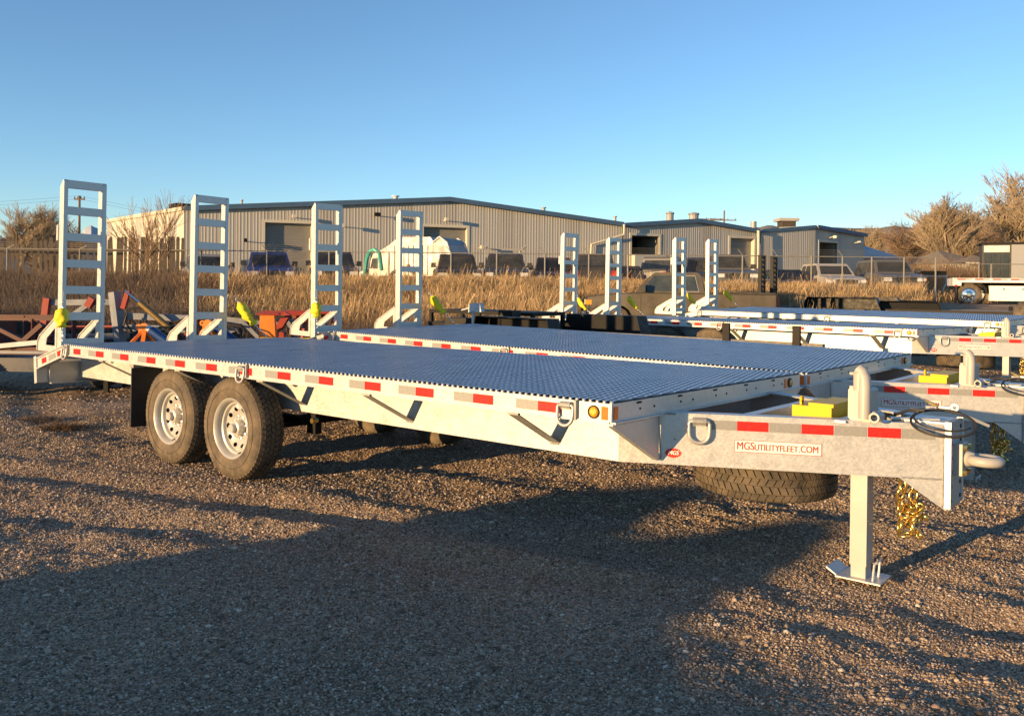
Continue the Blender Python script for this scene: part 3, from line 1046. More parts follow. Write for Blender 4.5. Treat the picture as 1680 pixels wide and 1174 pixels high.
    # yellow tool box between the tongue beams
    bx = MB(Matrix.Translation((0, 0, H0)))
    bx.box(.525, .715, 1.06, 1.50, -.30, -.105)
    bo2 = bx.build('tool_box', M['yellow'], root)
    ld = MB(Matrix.Translation((0, 0, H0)))
    ld.box(.515, .725, 1.05, 1.51, -.128, -.042)
    ld.box(.60, .732, 1.06, 1.45, -.042, -.024)
    ld.build('box_lid', M['yellow'], bo2)
    MB(Matrix.Translation((0, 0, H0))).lathe([(.010, -.005), (.020, -.005), (.020, .005), (.010, .005)], 14, 'X', Matrix.Translation((.55, 1.10, -.014)), closed=True).box(.545, .555, 1.083, 1.117, -.042, -.02).build('box_lug', M['yellow'], bo2)
    # flat bars between the beams on top of the tongue
    mb = TB_()
    mb.box(.78, .84, .91, W - .91, -.096, -.086)
    mb.box(1.05, 1.25, 1.15, W - 1.15, -.083, -.075)
    mb.bar((1.0, 1.12, -.072), (1.2, 1.24, -.070), .05, .008)
    mb.build('tongue_cover', g, root)
    mb = TB_()
    mb.box(.30, .36, .76, W - .76, -.34, -.10)
    mb.build('tongue_crossbar', g, root)
    # coiled breakaway cable and plug
    cb = MB(Matrix.Translation((0, 0, H0)))
    rgt, twd = Vector((.943, .338, 0)), Vector((.338, -.943, 0))
    for c0, ra, rb_, dz, rr_, t0, t1, cl in (((1.245, 1.135, -.076), .146, .12, .052, .0066, 0, 6.283, True), ((1.24, 1.16, -.062), .133, .12, .040, .0045, .6, 5.6, False)):
        lp = [Vector(c0) + rgt * ra * math.cos(t) + twd * rb_ * math.sin(t) - Vector((0, 0, dz * math.sin(t))) for t in np.linspace(t0, t1, 41)[:40]]
        cb.tube(lp, rr_, 8, closed=cl)
    cb.tube([(1.02, 1.12, -.055), (1.10, 1.10, -.02), (1.18, 1.05, -.01)], .0075, 6)
    co = cb.build('brake_cable', M['rubber_dark'], root, smooth=True)
    pl = MB(Matrix.Translation((0, 0, H0)))
    pl.cbox((1.215, 1.30, -.020), (.060, .035, .026))
    pl.cyl((1.16, 1.27, -.018), .010, .05, 'X', 8)
    pl.lathe([(.010, -.006), (.020, -.006), (.020, .006), (.010, .006)], 12, 'Y', Matrix.Translation((1.265, 1.29, -.008)), closed=True)
    pl.cyl((1.10, 1.18, -.03), .012, .04, 'X', 8)
    pl.bar((1.27, 1.32, -.035), (1.40, 1.40, -.10), .020, .014)
    pl.tube([(1.13, 1.2, -.04), (1.16, 1.24, -.02), (1.19, 1.28, -.02)], .006, 6)
    pl.build('cable_plug', M['plug'], co)['kind'] = 'stuff'
    MB(Matrix.Translation((0, 0, H0))).tube([(1.13, 1.28, .015), (1.19, 1.28, -.01)], .008, 8).build('cable_fitting', M['gold'], co)
    # hanging safety chain, link by link in one strand
    ch = MB(Matrix.Translation((0, 0, H0)))
    def chain_link(c, d, roll, r=.0055, l=.026, w=.012):
        d = Vector(d).normalized()
        a = d.orthogonal().normalized()
        a = Matrix.Rotation(roll, 3, d) @ a
        pts = []
        for k in range(10):
            t = 2 * math.pi * k / 10
            pts.append(Vector(c) + d * math.cos(t) * l + a * math.sin(t) * w)
        ch.tube(pts, r, 6, closed=True)
    random.seed(3)
    for strand in range(2):
        c0 = Vector((1.055 + .02 * strand, 1.26 + .02 * strand, -.38))
        n = 6
        for k in range(n):
            c = c0 + Vector((.04 * strand - .03 + .01 * math.sin(k * 2 + strand), .012 * math.cos(k * 3 + strand), -.055 * k))
            chain_link(c, (random.uniform(-.25, .25), random.uniform(-.2, .2), -1), (k % 2) * 1.57 + random.uniform(-.3, .3), .0085, .036, .020)
    for k in range(13):
        c = Vector((1.08 + random.uniform(-.045, .045), 1.28 + random.uniform(-.04, .04), -.62 + random.uniform(-.09, .10)))
        chain_link(c, (random.uniform(-1, 1), random.uniform(-1, 1), random.uniform(-1, .4)), random.random() * 3, .0085, .034, .019)
    ch.tube([(1.06, 1.20, -.33), (1.10, 1.24, -.36), (1.12, 1.24, -.42)], .009, 8)
    ch.build('safety_chain', M['gold'], root, smooth=True)
    # spare tyre slung under the tongue
    sp_ = bpy.data.objects.new('spare_wheel', None); C.objects.link(sp_); sp_.parent = root
    sp_.location = (.30, 1.22, H0 - .565)
    sp_.rotation_euler = (math.pi / 2, 0, .35)
    link('tyre', cast['tyre'], sp_)
    link('rim', cast['rim'], sp_)
    # ramps
    def ramp(y0):
        rp = bpy.data.objects.new('ramp', None); C.objects.link(rp); rp.parent = root
        rp.location = (-6.859, y0, H0)
        rw = .451
        for yy, s in ((0, 1), (rw, -1)):
            st = MB()
            z0, z1 = -.15, 1.688
            a, b = sorted((yy, yy + s * .042))
            st.prism([(0, z0), (0, z1 - .02), (-.012, z1), (-.03, z1 - .004), (-.098, z1 - .075), (-.098, z0)], a, b)
            st.build('stile', g, rp)
        rg = MB()
        rg.box(-.008, -.002, .0425, rw - .0425, -.084, 0)
        rg.box(-.052, -.008, .0425, rw - .0425, -.007, -.001)
        rg.box(-.052, -.008, .0425, rw - .0425, -.084, -.078)
        rgm = rg.mesh('rung', g)
        for k in range(7):
            link('rung', rgm, rp, Matrix.Translation((0, 0, 1.688 - .002 - k * .2778)))
        # knee plates behind each stile
        for yy in (-.006, rw - .030):
            outer = [(-.1, .245), (-.50, .030), (-.55, -.03), (-.56, -.126), (-.1, -.126)]
            kn = MB()
            inn = [(-.14, .13), (-.34, .015), (-.36, -.06), (-.14, -.06)]
            # ring of quads between outer and triangular opening
            kn.prism([(-.1, .245), (-.50, .030), (-.34, .015), (-.14, .13)], yy, yy + .008)
            kn.prism([(-.50, .030), (-.55, -.03), (-.56, -.126), (-.36, -.06), (-.34, .015)], yy, yy + .008)
            kn.prism([(-.56, -.126), (-.1, -.126), (-.14, -.06), (-.36, -.06)], yy, yy + .008)
            kn.prism([(-.1, -.126), (-.1, .245), (-.14, .13), (-.14, -.06)], yy, yy + .008)
            kn.prism([(-.1, .245), (-.50, .030), (-.505, .040), (-.1, .257)], yy - .012, yy + .036)
            kn.prism([(-.50, .030), (-.55, -.03), (-.56, -.03), (-.505, .040)], yy - .012, yy + .036)
            kn.prism([(-.55, -.03), (-.56, -.126), (-.57, -.126), (-.56, -.03)], yy - .012, yy + .036)
            kn.build('knee_plate', g, rp)
        MB().lathe([(.0001, -.02), (.03, -.02), (.03, .02), (.0001, .02)], 12, 'Y', Matrix.Translation((-.11, rw - .05, -.02))).build('hinge_pin', M['galv_dull'], rp)
        return rp
    ramp(.300)
    ramp(1.816)
    # latch plate on the outer stile of the near ramp
    MB().box(-6.99, -6.96, .285, .305, H0 + 1.05, H0 + 1.21).build('ramp_latch', g, root)
    return root

def sleeve_mesh(p, q, r, wob=.75, seed=1):
    """sagging cloth sleeve round a chain"""
    random.seed(seed)
    p, q = Vector(p), Vector(q)
    mb = MB()
    n = 14
    k = 11
    d = (q - p)
    a = d.orthogonal().normalized()
    b = d.normalized().cross(a)
    vs, fs = [], []
    for i in range(k):
        t = i / (k - 1)
        rad = r * (.45 + .55 * min(1, math.sin(math.pi * min(1, t * 1.15 + .12)) ** .5 * 1.05)) if 0 < i < k - 1 else r * .4
        if i == k - 2: rad = r * .95
        c = p + d * t + Vector((0, 0, -.02 * math.sin(math.pi * t)))
        for j in range(n):
            th = 2 * math.pi * j / n
            rr = rad * (1 + wob * random.uniform(-.3, .3) + .12 * math.sin(3 * th + 5 * t))
            vs.append(c + (a * math.cos(th) + b * math.sin(th)) * rr)
    for i in range(k - 1):
        for j in range(n):
            fs.append((i * n + j, i * n + (j + 1) % n, (i + 1) * n + (j + 1) % n, (i + 1) * n + j))
    fs.append(tuple(range(n - 1, -1, -1)))
    fs.append(tuple((k - 1) * n + j for j in range(n)))
    mb.add(vs, fs)
    return mb

def chain_strand(p, q, l=.022, r=.004, w=.010):
    p, q = Vector(p), Vector(q)
    d = (q - p)
    n = max(1, int(d.length / (l * 1.55)))
    u = d.normalized()
    mb = MB()
    for k in range(n + 1):
        c = p + d * (k / n)
        a = u.orthogonal().normalized()
        if k % 2: a = u.cross(a)
        mb.tube([c + u * math.cos(2 * math.pi * j / 8) * l + a * math.sin(2 * math.pi * j / 8) * w for j in range(8)], r, 5, closed=True)
    return mb

def ramp_chain(root, top, s0, s1, bottom, r, seed):
    hd = MB().tube([(top[0], top[1], top[2] + H0), (s0[0], s0[1], s0[2] + H0)], .0035, 5)
    o = hd.build('hold_down_chain', M['zinc'], root)
    chain_strand((s1[0], s1[1], s1[2] + H0), (bottom[0], bottom[1], bottom[2] + H0)).build('chain_tail', M['zinc'], o, smooth=True)
    chain_strand(Vector(s0) + Vector((0, 0, H0)), Vector(top) * .35 + Vector(s0) * .65 + Vector((0, 0, H0))).build('chain_tail', M['zinc'], o, smooth=True)
    m = sleeve_mesh(Vector(s0) + Vector((0, 0, H0)), Vector(s1) + Vector((0, 0, H0)), r, seed=seed)
    m.build('chain_sleeve', M['yellow_cloth'], o, smooth=True)
    return o

GROUP_T = 'galvanised flatbed trailers parked side by side'
T = build_trailer()
pose = {1: (.6276, 4.1991, -.7022, .0045, -.0153, 0), 2: (2.5053, 6.6028, -.7524, -.0111, .0089, 0), 3: (6.2053, 12.189, -.7917, .0019, -.0139, .0251), 4: (9.172, 14.9966, -.7808, -.006, .0198, .1182)}
XA = -3.379
def place(o, k):
    x, y, w, p, b, d = pose[k]
    m = Matrix.Translation((x, y, H0 + d)) @ Matrix.Rotation(w, 4, 'Z') @ Matrix.Translation((XA, 0, 0)) @ Matrix.Rotation(-p, 4, 'Y') @ Matrix.Translation((-XA, W / 2, 0)) @ Matrix.Rotation(b, 4, 'X') @ Matrix.Translation((0, -W / 2, -H0))
    o.matrix_world = m
tr = {1: T}
for k in (2, 3, 4):
    tr[k] = copy_tree(T)
labels = {1: 'galvanised flatbed trailer nearest the camera, its grey jack leg and spare tyre in full view',
          2: 'galvanised flatbed trailer standing just behind the nearest trailer, front corners almost touching',
          3: 'galvanised flatbed trailer in front of the parked dark pickup, beyond the black low trailer',
          4: 'farthest galvanised flatbed trailer, bright rail without tape, beside the black upright ramps'}
for k, o in tr.items():
    place(o, k)
    tag(o, labels[k], 'trailer', GROUP_T)
for o in list(tr[4].children):
    if o.name.startswith('reflective_tape') and o.location.y < .2 and o.location.x < 0:
        bpy.data.objects.remove(o)
for k in (1, 2):
    ramp_chain(tr[k], (-6.80, .285, .52), (-6.80, .275, .34), (-6.77, .265, .14), (-6.75, .262, .01), .066, 3 + k)
for k in (3, 4):
    ramp_chain(tr[k], (-6.80, .62, .50), (-6.75, .64, .36), (-6.58, .70, .12), (-6.42, .80, .02), .045, 6 + k)
for k in (1, 2, 3, 4):
    ramp_chain(tr[k], (-6.80, 2.28, .52), (-6.72, 2.34, .41), (-6.56, 2.46, .15), (-6.46, 2.56, .015), .056, 10 + k)

# ------------------------------------------------------------------ warehouses
GZ = 1.0
def wall_t(p0, d, u):
    """distance along a wall that starts at p0 and runs in direction d to where photo column u meets it"""
    k = (u - CX) / F
    return (k * p0.y - p0.x) / (d.x - k * d.y)

def gable_wall(root, p0, p1, tops, doors, back, material, rib=.183, panel=.915):
    """ribbed metal wall from p0 to p1 built panel by panel; tops = [(t, z)...]; doors = [(t0, t1, ztop)]"""
    d = Vector((p1.x - p0.x, p1.y - p0.y))
    L = d.length
    d.normalize()
    n = Vector((d.y, -d.x))
    mx = Matrix(((d.x, n.x, 0, p0.x), (d.y, n.y, 0, p0.y), (0, 0, 1, 0), (0, 0, 0, 1)))
    def top(t):
        for (a, za), (b, zb) in zip(tops[:-1], tops[1:]):
            if t <= b + 1e-6:
                return za + (zb - za) * (t - a) / (b - a)
        return tops[-1][1]
    cuts = sorted(set([0, L] + [x for q in doors for x in q[:2]] + [panel * k for k in range(1, int(L / panel) + 1)] + [t for t, z in tops]))
    cuts = [c for i, c in enumerate(cuts) if 0 <= c <= L and (i == 0 or c - cuts[i - 1] > .02)]
    k = 0
    for a, b in zip(cuts[:-1], cuts[1:]):
        mid = (a + b) / 2
        z0 = GZ - .1
        for q in doors:
            if q[0] < mid < q[1]:
                z0 = q[2]
        pts = []
        t = a
        g = math.ceil(a / rib - 1e-6) * rib
        pts.append((a, 0.0))
        while g < b - .02:
            for o, h in ((-.045, 0), (-.022, .010), (.022, .010), (.045, 0)):
                if a < g + o < b: pts.append((g + o, h))
            g += rib
        pts.append((b, 0.0))
        pts.sort()
        mb = MB(mx)
        vs, fs = [], []
        for (t, o) in pts:
            vs += [(t, o, z0), (t, o, top(t) - .01)]
        for i in range(len(pts) - 1):
            fs.append((2 * i, 2 * i + 2, 2 * i + 3, 2 * i + 1))
        mb.add(vs, fs)
        mb.build('siding_panel', material if (k * 7) % 5 else M['siding_b'], root)
        k += 1
    return mx, L, top

def roll_door(root, mx, t0, t1, z1, rec=.28, open_=False, frame=True):
    z0 = GZ - .05
    if open_:
        MB(mx).box(t0, t1, -2.5, -2.4, z0, z1).build('door_opening', M['hole'], root)
        jb = MB(mx)
        jb.box(t0 - .01, t0, -2.4, 0, z0, z1)
        jb.box(t1, t1 + .01, -2.4, 0, z0, z1)
        jb.box(t0, t1, -2.4, 0, z1, z1 + .01)
        jb.build('door_jamb', M['door'], root)
    else:
        mb = MB(mx)
        n = int((z1 - z0) / .11)
        vs, fs = [], []
        for k in range(n + 1):
            z = z0 + (z1 - z0) * k / n
            vs += [(t0, -rec, z), (t1, -rec, z), (t0, -rec - .02, z + .04), (t1, -rec - .02, z + .04)]
        for k in range(n):
            b = 4 * k
            fs += [(b, b + 1, b + 3, b + 2), (b + 2, b + 3, b + 5, b + 4)]
        mb.add(vs, fs)
        mb.build('roll_up_door', M['door'], root)
    fr = MB(mx)
    fr.box(t0 - .16, t0, -rec - .02, .045, z0, z1 + .002)
    fr.box(t1, t1 + .16, -rec - .02, .045, z0, z1 + .002)
    fr.box(t0 - .16, t1 + .16, -rec - .02, .047, z1 + .002, z1 + .16)
    fr.build('door_frame', M['cream'], root)

def wall_lamp(root, mx, t, z, arm=.45, size=.22, m=None):
    mb = MB(mx)
    mb.tube([(t, 0, z), (t, arm, z + .08)], .03, 6)
    mb.box(t - size / 2, t + size / 2, arm - .05, arm + .22, z - .06, z + .14)
    mb.build('wall_lamp', m or M['galv'], root)

def roof_strip(root, mx, tops, back, over=.25):
    """sloping roof slabs with blue trim along the gable"""
    for (a, za), (b, zb) in zip(tops[:-1], tops[1:]):
        mb = MB(mx)
        mb.prism([(a, za + .02), (b, zb + .02), (b, zb + .10), (a, za + .10)], -back, over - .03)
        mb.build('roof', M['roof'], root)
        tb = MB(mx)
        tb.prism([(a, za - .14), (b, zb - .14), (b, zb + .13), (a, za + .13)], over - .03, over + .03)
        tb.build('roof_trim', M['trim'], root)

A0, A1 = pt(302, 342, 46), pt(1021, 368, 55)
dA = Vector((A1.x - A0.x, A1.y - A0.y)); LA = dA.length; dA.normalize()
tR = wall_t(A0, dA, 735)
zR = pt(735, 327, A0.y + dA.y * tR).z
whA = empty('warehouse', (A0.x, A0.y, GZ), 0, 'long beige metal warehouse with two grey roll-up doors and a low blue-trimmed gable', 'warehouse')
def settle(root):
    """parts were drawn in world space: bring them under the root Empty"""
    inv = root.matrix_basis.inverted()
    for ch in list(root.children):
        ch.matrix_basis = inv @ ch.matrix_basis
doorsA = []
for u0, u1, v in ((434, 510, 366), (694, 765, 373)):
    a, b = wall_t(A0, dA, u0), wall_t(A0, dA, u1)
    doorsA.append((a, b, pt((u0 + u1) / 2, v, A0.y + dA.y * (a + b) / 2).z))
topsA = [(0, A0.z), (tR, zR), (LA, A1.z)]
mxA, _, topA = gable_wall(whA, A0, A1, topsA, doorsA, 40, M['siding'])
for q in doorsA:
    roll_door(whA, mxA, *q)
roof_strip(whA, mxA, topsA, 16)
for u, v, sz in ((479, 357, .18), (615, 354, .34), (727, 362, .18), (401, 396, .16), (785, 407, .14), (560, 372, .14)):
    t = wall_t(A0, dA, u)
    wall_lamp(whA, mxA, t, pt(u, v, A0.y + dA.y * t).z, size=sz, m=M['black_matt'] if u in (615, 401) else M['cream'])
# downspout at its right end
mb = MB()
mb.tube([pt(u, v, y) for u, v, y in ((1024, 368, 54.6), (1023, 385, 54.6), (970, 401, 54.0), (968, 440, 54.0))], .08, 8)
mb.build('downspout', M['cream'], whA)
# sunlit side wing running back to the left
B0 = pt(176, 363, 57)
dW = Vector((A0.x - B0.x, A0.y - B0.y)); LW = dW.length
mxW, _, _ = gable_wall(whA, B0, Vector((A0.x, A0.y, A0.z)), [(0, B0.z), (LW, A0.z)], [], 10, M['cream'], rib=.6, panel=1.2)
tb = MB(mxW); tb.box(0, LW, -.1, .12, B0.z - .0, B0.z + .01); 
tb2 = MB(mxW); tb2.prism([(0, B0.z - .1), (LW, A0.z - .1), (LW, A0.z + .10), (0, B0.z + .10)], -9, .12); tb2.build('roof', M['cream'], whA)
MB(mxW).box(LW - 4.1, LW - 2.9, -1.6, -.6, A0.z + .05, A0.z + .55).build('roof_vent', M['black_matt'], whA)
for u, v, w, h in ((397, 333, .12, .5), (649, 325, .30, .38), (892, 345, .2, .55), (1009, 359, .17, .5)):
    t = wall_t(A0, dA, u); Y = A0.y + dA.y * t + 1.5
    p = pt(u, v, Y)
    mb = MB(); mb.cyl((p.x, p.y, p.z - h / 2), w / 2, h * 1.6, 'Z', 10); mb.cyl((p.x, p.y, p.z + h * .3), w * .8, .06, 'Z', 10)
    mb.build('roof_pipe', M['galv_dull'] if w < .25 else M['white_rub'], whA)
settle(whA)

B1 = pt(1243, 379, 60)
pB0 = Vector((A1.x + .05, A1.y + .02, pt(1024, 369, 55).z))
dB = Vector((B1.x - pB0.x, B1.y - pB0.y)); LB = dB.length; dB.normalize()
tB = wall_t(pB0, dB, 1143)
zB = pt(1143, 362, pB0.y + dB.y * tB).z
whB = empty('warehouse', (pB0.x, pB0.y, GZ), 0, 'middle beige metal warehouse with a dark open doorway and two rooftop ventilators', 'warehouse')
topsB = [(0, pB0.z), (tB, zB), (LB, B1.z)]
dB_ = []
for u0, u1, v in ((1035, 1080, 387), (1197, 1236, 391)):
    a, b = wall_t(pB0, dB, u0), wall_t(pB0, dB, u1)
    dB_.append((a, b, pt((u0 + u1) / 2, v, pB0.y + dB.y * (a + b) / 2).z))
mxB, _, _ = gable_wall(whB, pB0, B1, topsB, dB_, 30, M['siding'])
roll_door(whB, mxB, *dB_[0], open_=True)
roll_door(whB, mxB, *dB_[1])
MB(mxB).box(dB_[0][0], dB_[0][1] + .3, .05, .4, GZ, pt(1060, 418, 56).z).build('loading_ledge', M['cream'], whB)
roof_strip(whB, mxB, topsB, 24)
for u, v, w, h, d in ((1099, 352, .55, .7, 6), (1138, 353, .75, .45, 8)):
    t = wall_t(pB0, dB, u); Y = pB0.y + dB.y * t + d
    p = pt(u, v, Y)
    mb = MB(); mb.cyl((p.x, p.y, p.z - .35), w / 2, .9, 'Z', 12)
    mb.lathe([(.001, .28), (w * .55, .2), (w * .6, .1), (w * .45, .04)], 12, 'Z', Matrix.Translation((p.x, p.y, p.z - .05)))
    mb.build('roof_ventilator', M['galv_dull'], whB)
t = LB - .02
MB().tube([pt(1244, 378, 59.6), pt(1244, 440, 59.6)], .10, 8).build('downspout', M['cream'], whB)
p = pt(1236, 369, 61); MB().cyl(p, .22, .5, 'Z', 10).build('roof_pipe', M['galv_dull'], whB)
settle(whB)

pC0 = Vector((B1.x + .3, B1.y + .3, pt(1247, 379, 60.3).z))
C1 = pt(1337, 372, 62.5)
C2 = pt(1418, 386, 66.8)
whC = empty('warehouse', (pC0.x, pC0.y, GZ), 0, 'small beige metal warehouse at the right end with a square rooftop cooler', 'warehouse')
dC = Vector((C1.x - pC0.x, C1.y - pC0.y)); LC = dC.length
gable_wall(whC, pC0, C1, [(0, pC0.z), (LC, C1.z)], [], 10, M['siding'])
mxC = Matrix(((dC.x / LC, dC.y / LC, 0, pC0.x), (dC.y / LC, -dC.x / LC, 0, pC0.y), (0, 0, 1, 0), (0, 0, 0, 1)))
tbc = MB(mxC); tbc.prism([(0, pC0.z - .12), (LC, C1.z - .12), (LC, C1.z + .12), (0, pC0.z + .12)], .05, .14); tbc.build('roof_trim', M['trim'], whC)
dD = Vector((C2.x - C1.x, C2.y - C1.y)); LD = dD.length; dD.normalize()
a, b = wall_t(C1, dD, 1343), wall_t(C1, dD, 1372)
qd = (a, b, pt(1357, 398, C1.y + dD.y * (a + b) / 2).z)
mxD, _, _ = gable_wall(whC, C1, C2, [(0, C1.z), (LD, C2.z)], [qd], 10, M['siding'])
roll_door(whC, mxD, *qd, open_=True)
roof_strip(whC, mxD, [(0, C1.z), (LD, C2.z)], 3)
rs_ = MB()
rs_.add([pC0, C1, C2, C2 + Vector((6, 16, 0)), pC0 + Vector((-2, 16, 0)), ], [(0, 1, 2, 3, 4)]); rs_.build('roof', M['roof'], whC)
for u, v in ((1359, 390), (1399, 399)):
    t = wall_t(C1, dD, u)
    wall_lamp(whC, mxD, t, pt(u, v, C1.y + dD.y * t).z, size=.3, m=M['cream'])
p = pt(1295, 372, 66)
mb = MB(); mb.box(p.x - .55, p.x + .5, p.y, p.y + 1.2, p.z - .4, p.z + .45); mb.build('rooftop_cooler', M['wood_grey'], whC)
mb = MB(); mb.box(p.x - .8, p.x + .72, p.y - .15, p.y + 1.4, p.z + .45, p.z + .68); mb.build('cooler_cap', M['siding_b'], whC)
settle(whC)

# low grey-roofed house right of the warehouses
def house(name, label, u0, u1, ve, vr, Y, depth, wallm, roofm):
    a, b = pt(u0, ve, Y), pt(u1, ve, Y)
    r = pt((u0 + u1) / 2, vr, Y + depth / 2).z
    root = empty(name, (a.x, a.y, GZ), 0, label, 'house')
    MB().box(a.x, b.x, a.y, a.y + depth, GZ - .1, a.z).build('wall', wallm, root)
    mb = MB(); o = .3
    vs = [(a.x - o, a.y - o, a.z), (b.x + o, a.y - o, a.z), (b.x + o, a.y + depth + o, a.z), (a.x - o, a.y + depth + o, a.z), (a.x + 1, a.y + depth / 2, r), (b.x - 1, a.y + depth / 2, r)]
    mb.add(vs, [(0, 1, 5, 4), (1, 2, 5), (2, 3, 4, 5), (3, 0, 4), (3, 2, 1, 0)])
    mb.build('roof', roofm, root)
    n = max(1, int((b.x - a.x) / 2.5))
    for k in range(n):
        x = a.x + (k + .5) * (b.x - a.x) / n
        MB().box(x - .4, x + .4, a.y - .03, a.y - .005, GZ + 1.0, GZ + 1.9).build('window', M['glass'], root)
    settle(root)
    return root
M['fence_steel'] = mat('weathered_fence_steel', (.15, .145, .13), (.24, .23, .21), rough=.7, scale=5)
M['shingle'] = mat('brown_grey_shingles', (.13, .115, .095), (.20, .175, .145), rough=.9, scale=3)
house('house', 'low house with a pale grey roof just right of the warehouses', 1412, 1478, 424, 404, 72, 9, M['siding_b'], M['roof'])
house('house', 'brown-roofed house behind the bare tree, left of the box trailer', 1562, 1612, 431, 412, 66, 8, M['siding_b'], M['shingle'])
# small guard shed with a bright eave
a = pt(1588, 434, 50)
sh = empty('garden_shed', (a.x, a.y, GZ), 0, 'small green-grey shed with a bright yellow eave beside the box trailer', 'shed')
MB().box(a.x, a.x + 1.5, a.y, a.y + 1.5, GZ - .1, a.z).build('wall', M['siding_b'], sh)
mb = MB(); mb.add([(a.x - .3, a.y - .3, a.z + .12), (a.x + 1.8, a.y - .3, a.z + .12), (a.x + 1.8, a.y + 1.8, a.z + .12), (a.x - .3, a.y + 1.8, a.z + .12), (a.x + .75, a.y + .7, a.z + .6)], [(0, 1, 4), (1, 2, 4), (2, 3, 4), (3, 0, 4), (3, 2, 1, 0)]); mb.build('roof', M['shingle'], sh)
MB().box(a.x - .3, a.x + 1.8, a.y - .32, a.y - .29, a.z, a.z + .14).build('eave', M['cream'], sh)
MB().box(a.x + .75, a.x + 1.15, a.y - .02, a.y - .001, GZ + .8, GZ + 1.4).build('window', M['glass'], sh)
settle(sh)
# unseen long low block added left of the frame, to shade the ditch bank
s_, n_ = Vector((.8, .6)), Vector((.6, -.8))
mxS = Matrix(((n_.x, s_.x, 0, s_.x * -16), (n_.y, s_.y, 0, s_.y * -16), (0, 0, 1, 0), (0, 0, 0, 1)))
ss_ = empty('shade_block', (-12.8 - 13.2, -9.6 + 17.6, 0), 0, 'long low grey block added out of view to shade the ditch bank', 'shed')
MB(mxS).box(-34, -13.2, -4, 0, -.1, 2.75).build('wall', M['siding_b'], ss_)
MB(mxS).prism([(-34.3, 2.75), (-12.9, 2.75), (-12.9, 2.92), (-34.3, 2.92)], -4.2, .2).build('roof', M['roof'], ss_)
settle(ss_)

# ------------------------------------------------------------------ hills and sky line
def hills(name, label, Y, prof, m, thick=600):
    vs, fs = [], []
    us = np.linspace(prof[0][0], prof[-1][0], 160)
    pu, pv = [p[0] for p in prof], [p[1] for p in prof]
    v = np.interp(us, pu, pv)
    rows = 14
    for i, (u, vv) in enumerate(zip(us, v)):
        top = pt(u, vv, Y)
        for j in range(rows):
            t = j / (rows - 1)
            nz = float(vnoise(np.array([u * .05 + 3]), np.array([t * 5.0 + 1]), 21)[0]) + .5 * float(vnoise(np.array([u * .14]), np.array([t * 11.0]), 22)[0])
            y = Y - (1 - t) * thick + nz * thick * .06 * (0 < t < 1)
            z = (top.z - 0) * (t ** .8) - 3 * (1 - t) + (nz * top.z * .05 if 0 < t < 1 else 0) + (float(vnoise(np.array([u * .2]), np.array([1.5]), 23)[0]) * top.z * .02 if t == 1 else 0)
            vs.append((top.x * y / Y, y, z))
    n = len(us)
    for i in range(n - 1):
        for j in range(rows - 1):
            a = i * rows + j
            fs.append((a, a + rows, a + rows + 1, a + 1))
    o = np_mesh(name, vs, fs, m, smooth=True)
    return tag(o, label, kind='structure')
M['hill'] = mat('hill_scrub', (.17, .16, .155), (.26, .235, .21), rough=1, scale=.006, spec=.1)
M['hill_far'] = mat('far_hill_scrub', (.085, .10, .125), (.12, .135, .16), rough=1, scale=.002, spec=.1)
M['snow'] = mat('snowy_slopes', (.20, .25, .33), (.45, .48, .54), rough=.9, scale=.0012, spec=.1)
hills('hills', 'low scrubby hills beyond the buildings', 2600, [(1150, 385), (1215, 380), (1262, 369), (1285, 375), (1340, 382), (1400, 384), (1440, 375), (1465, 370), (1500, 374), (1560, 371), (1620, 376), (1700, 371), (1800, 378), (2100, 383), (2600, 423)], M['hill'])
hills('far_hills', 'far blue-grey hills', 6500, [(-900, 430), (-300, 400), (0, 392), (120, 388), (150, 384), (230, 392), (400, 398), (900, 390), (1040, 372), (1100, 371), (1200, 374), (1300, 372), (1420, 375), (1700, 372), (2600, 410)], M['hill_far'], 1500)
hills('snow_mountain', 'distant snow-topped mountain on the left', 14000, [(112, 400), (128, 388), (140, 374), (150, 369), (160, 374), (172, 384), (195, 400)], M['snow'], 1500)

# ------------------------------------------------------------------ bare trees
def grow(seed, h, spread, levels=5, trunk=.35, twigs=5, up=.55, kids=(3, 4), r0=None, low=.25):
    rnd = random.Random(seed)
    segs = []
    def rec(p, d, L, r, lev):
        n = 3 if lev < 2 else 2
        q = p
        for k in range(n):
            d = (d + Vector((rnd.gauss(0, .13), rnd.gauss(0, .13), rnd.gauss(0, .08) + .05 * up))).normalized()
            q2 = q + d * (L / n)
            ra, rb = r * (1 - .35 * k / n), r * (1 - .35 * (k + 1) / n)
            segs.append((q, q2, ra, rb, lev))
            if lev < levels and (k > 0 or lev > 0):
                for _ in range(rnd.choice(kids) - (1 if lev < 2 else 0)):
                    if rnd.random() < .62:
                        a = rnd.uniform(0, 2 * math.pi)
                        side = Vector((math.cos(a), math.sin(a), 0))
                        nd_ = (d * (1 - spread * .6) + side * spread * rnd.uniform(.6, 1.2) + Vector((0, 0, up * .5))).normalized()
                        rec(q + (q2 - q) * rnd.random(), nd_, L * rnd.uniform(.55, .78), rb * rnd.uniform(.5, .7), lev + 1)
            q = q2
        if lev < levels:
            for _ in range(2):
                a = rnd.uniform(0, 2 * math.pi)
                side = Vector((math.cos(a), math.sin(a), 0))
                rec(q, (d + side * spread * rnd.uniform(.3, .8)).normalized(), L * rnd.uniform(.6, .8), r * .55, lev + 1)
    rec(Vector((0, 0, 0)), Vector((0, 0, 1)), h * low, r0 or h * .028, 0)
    return segs

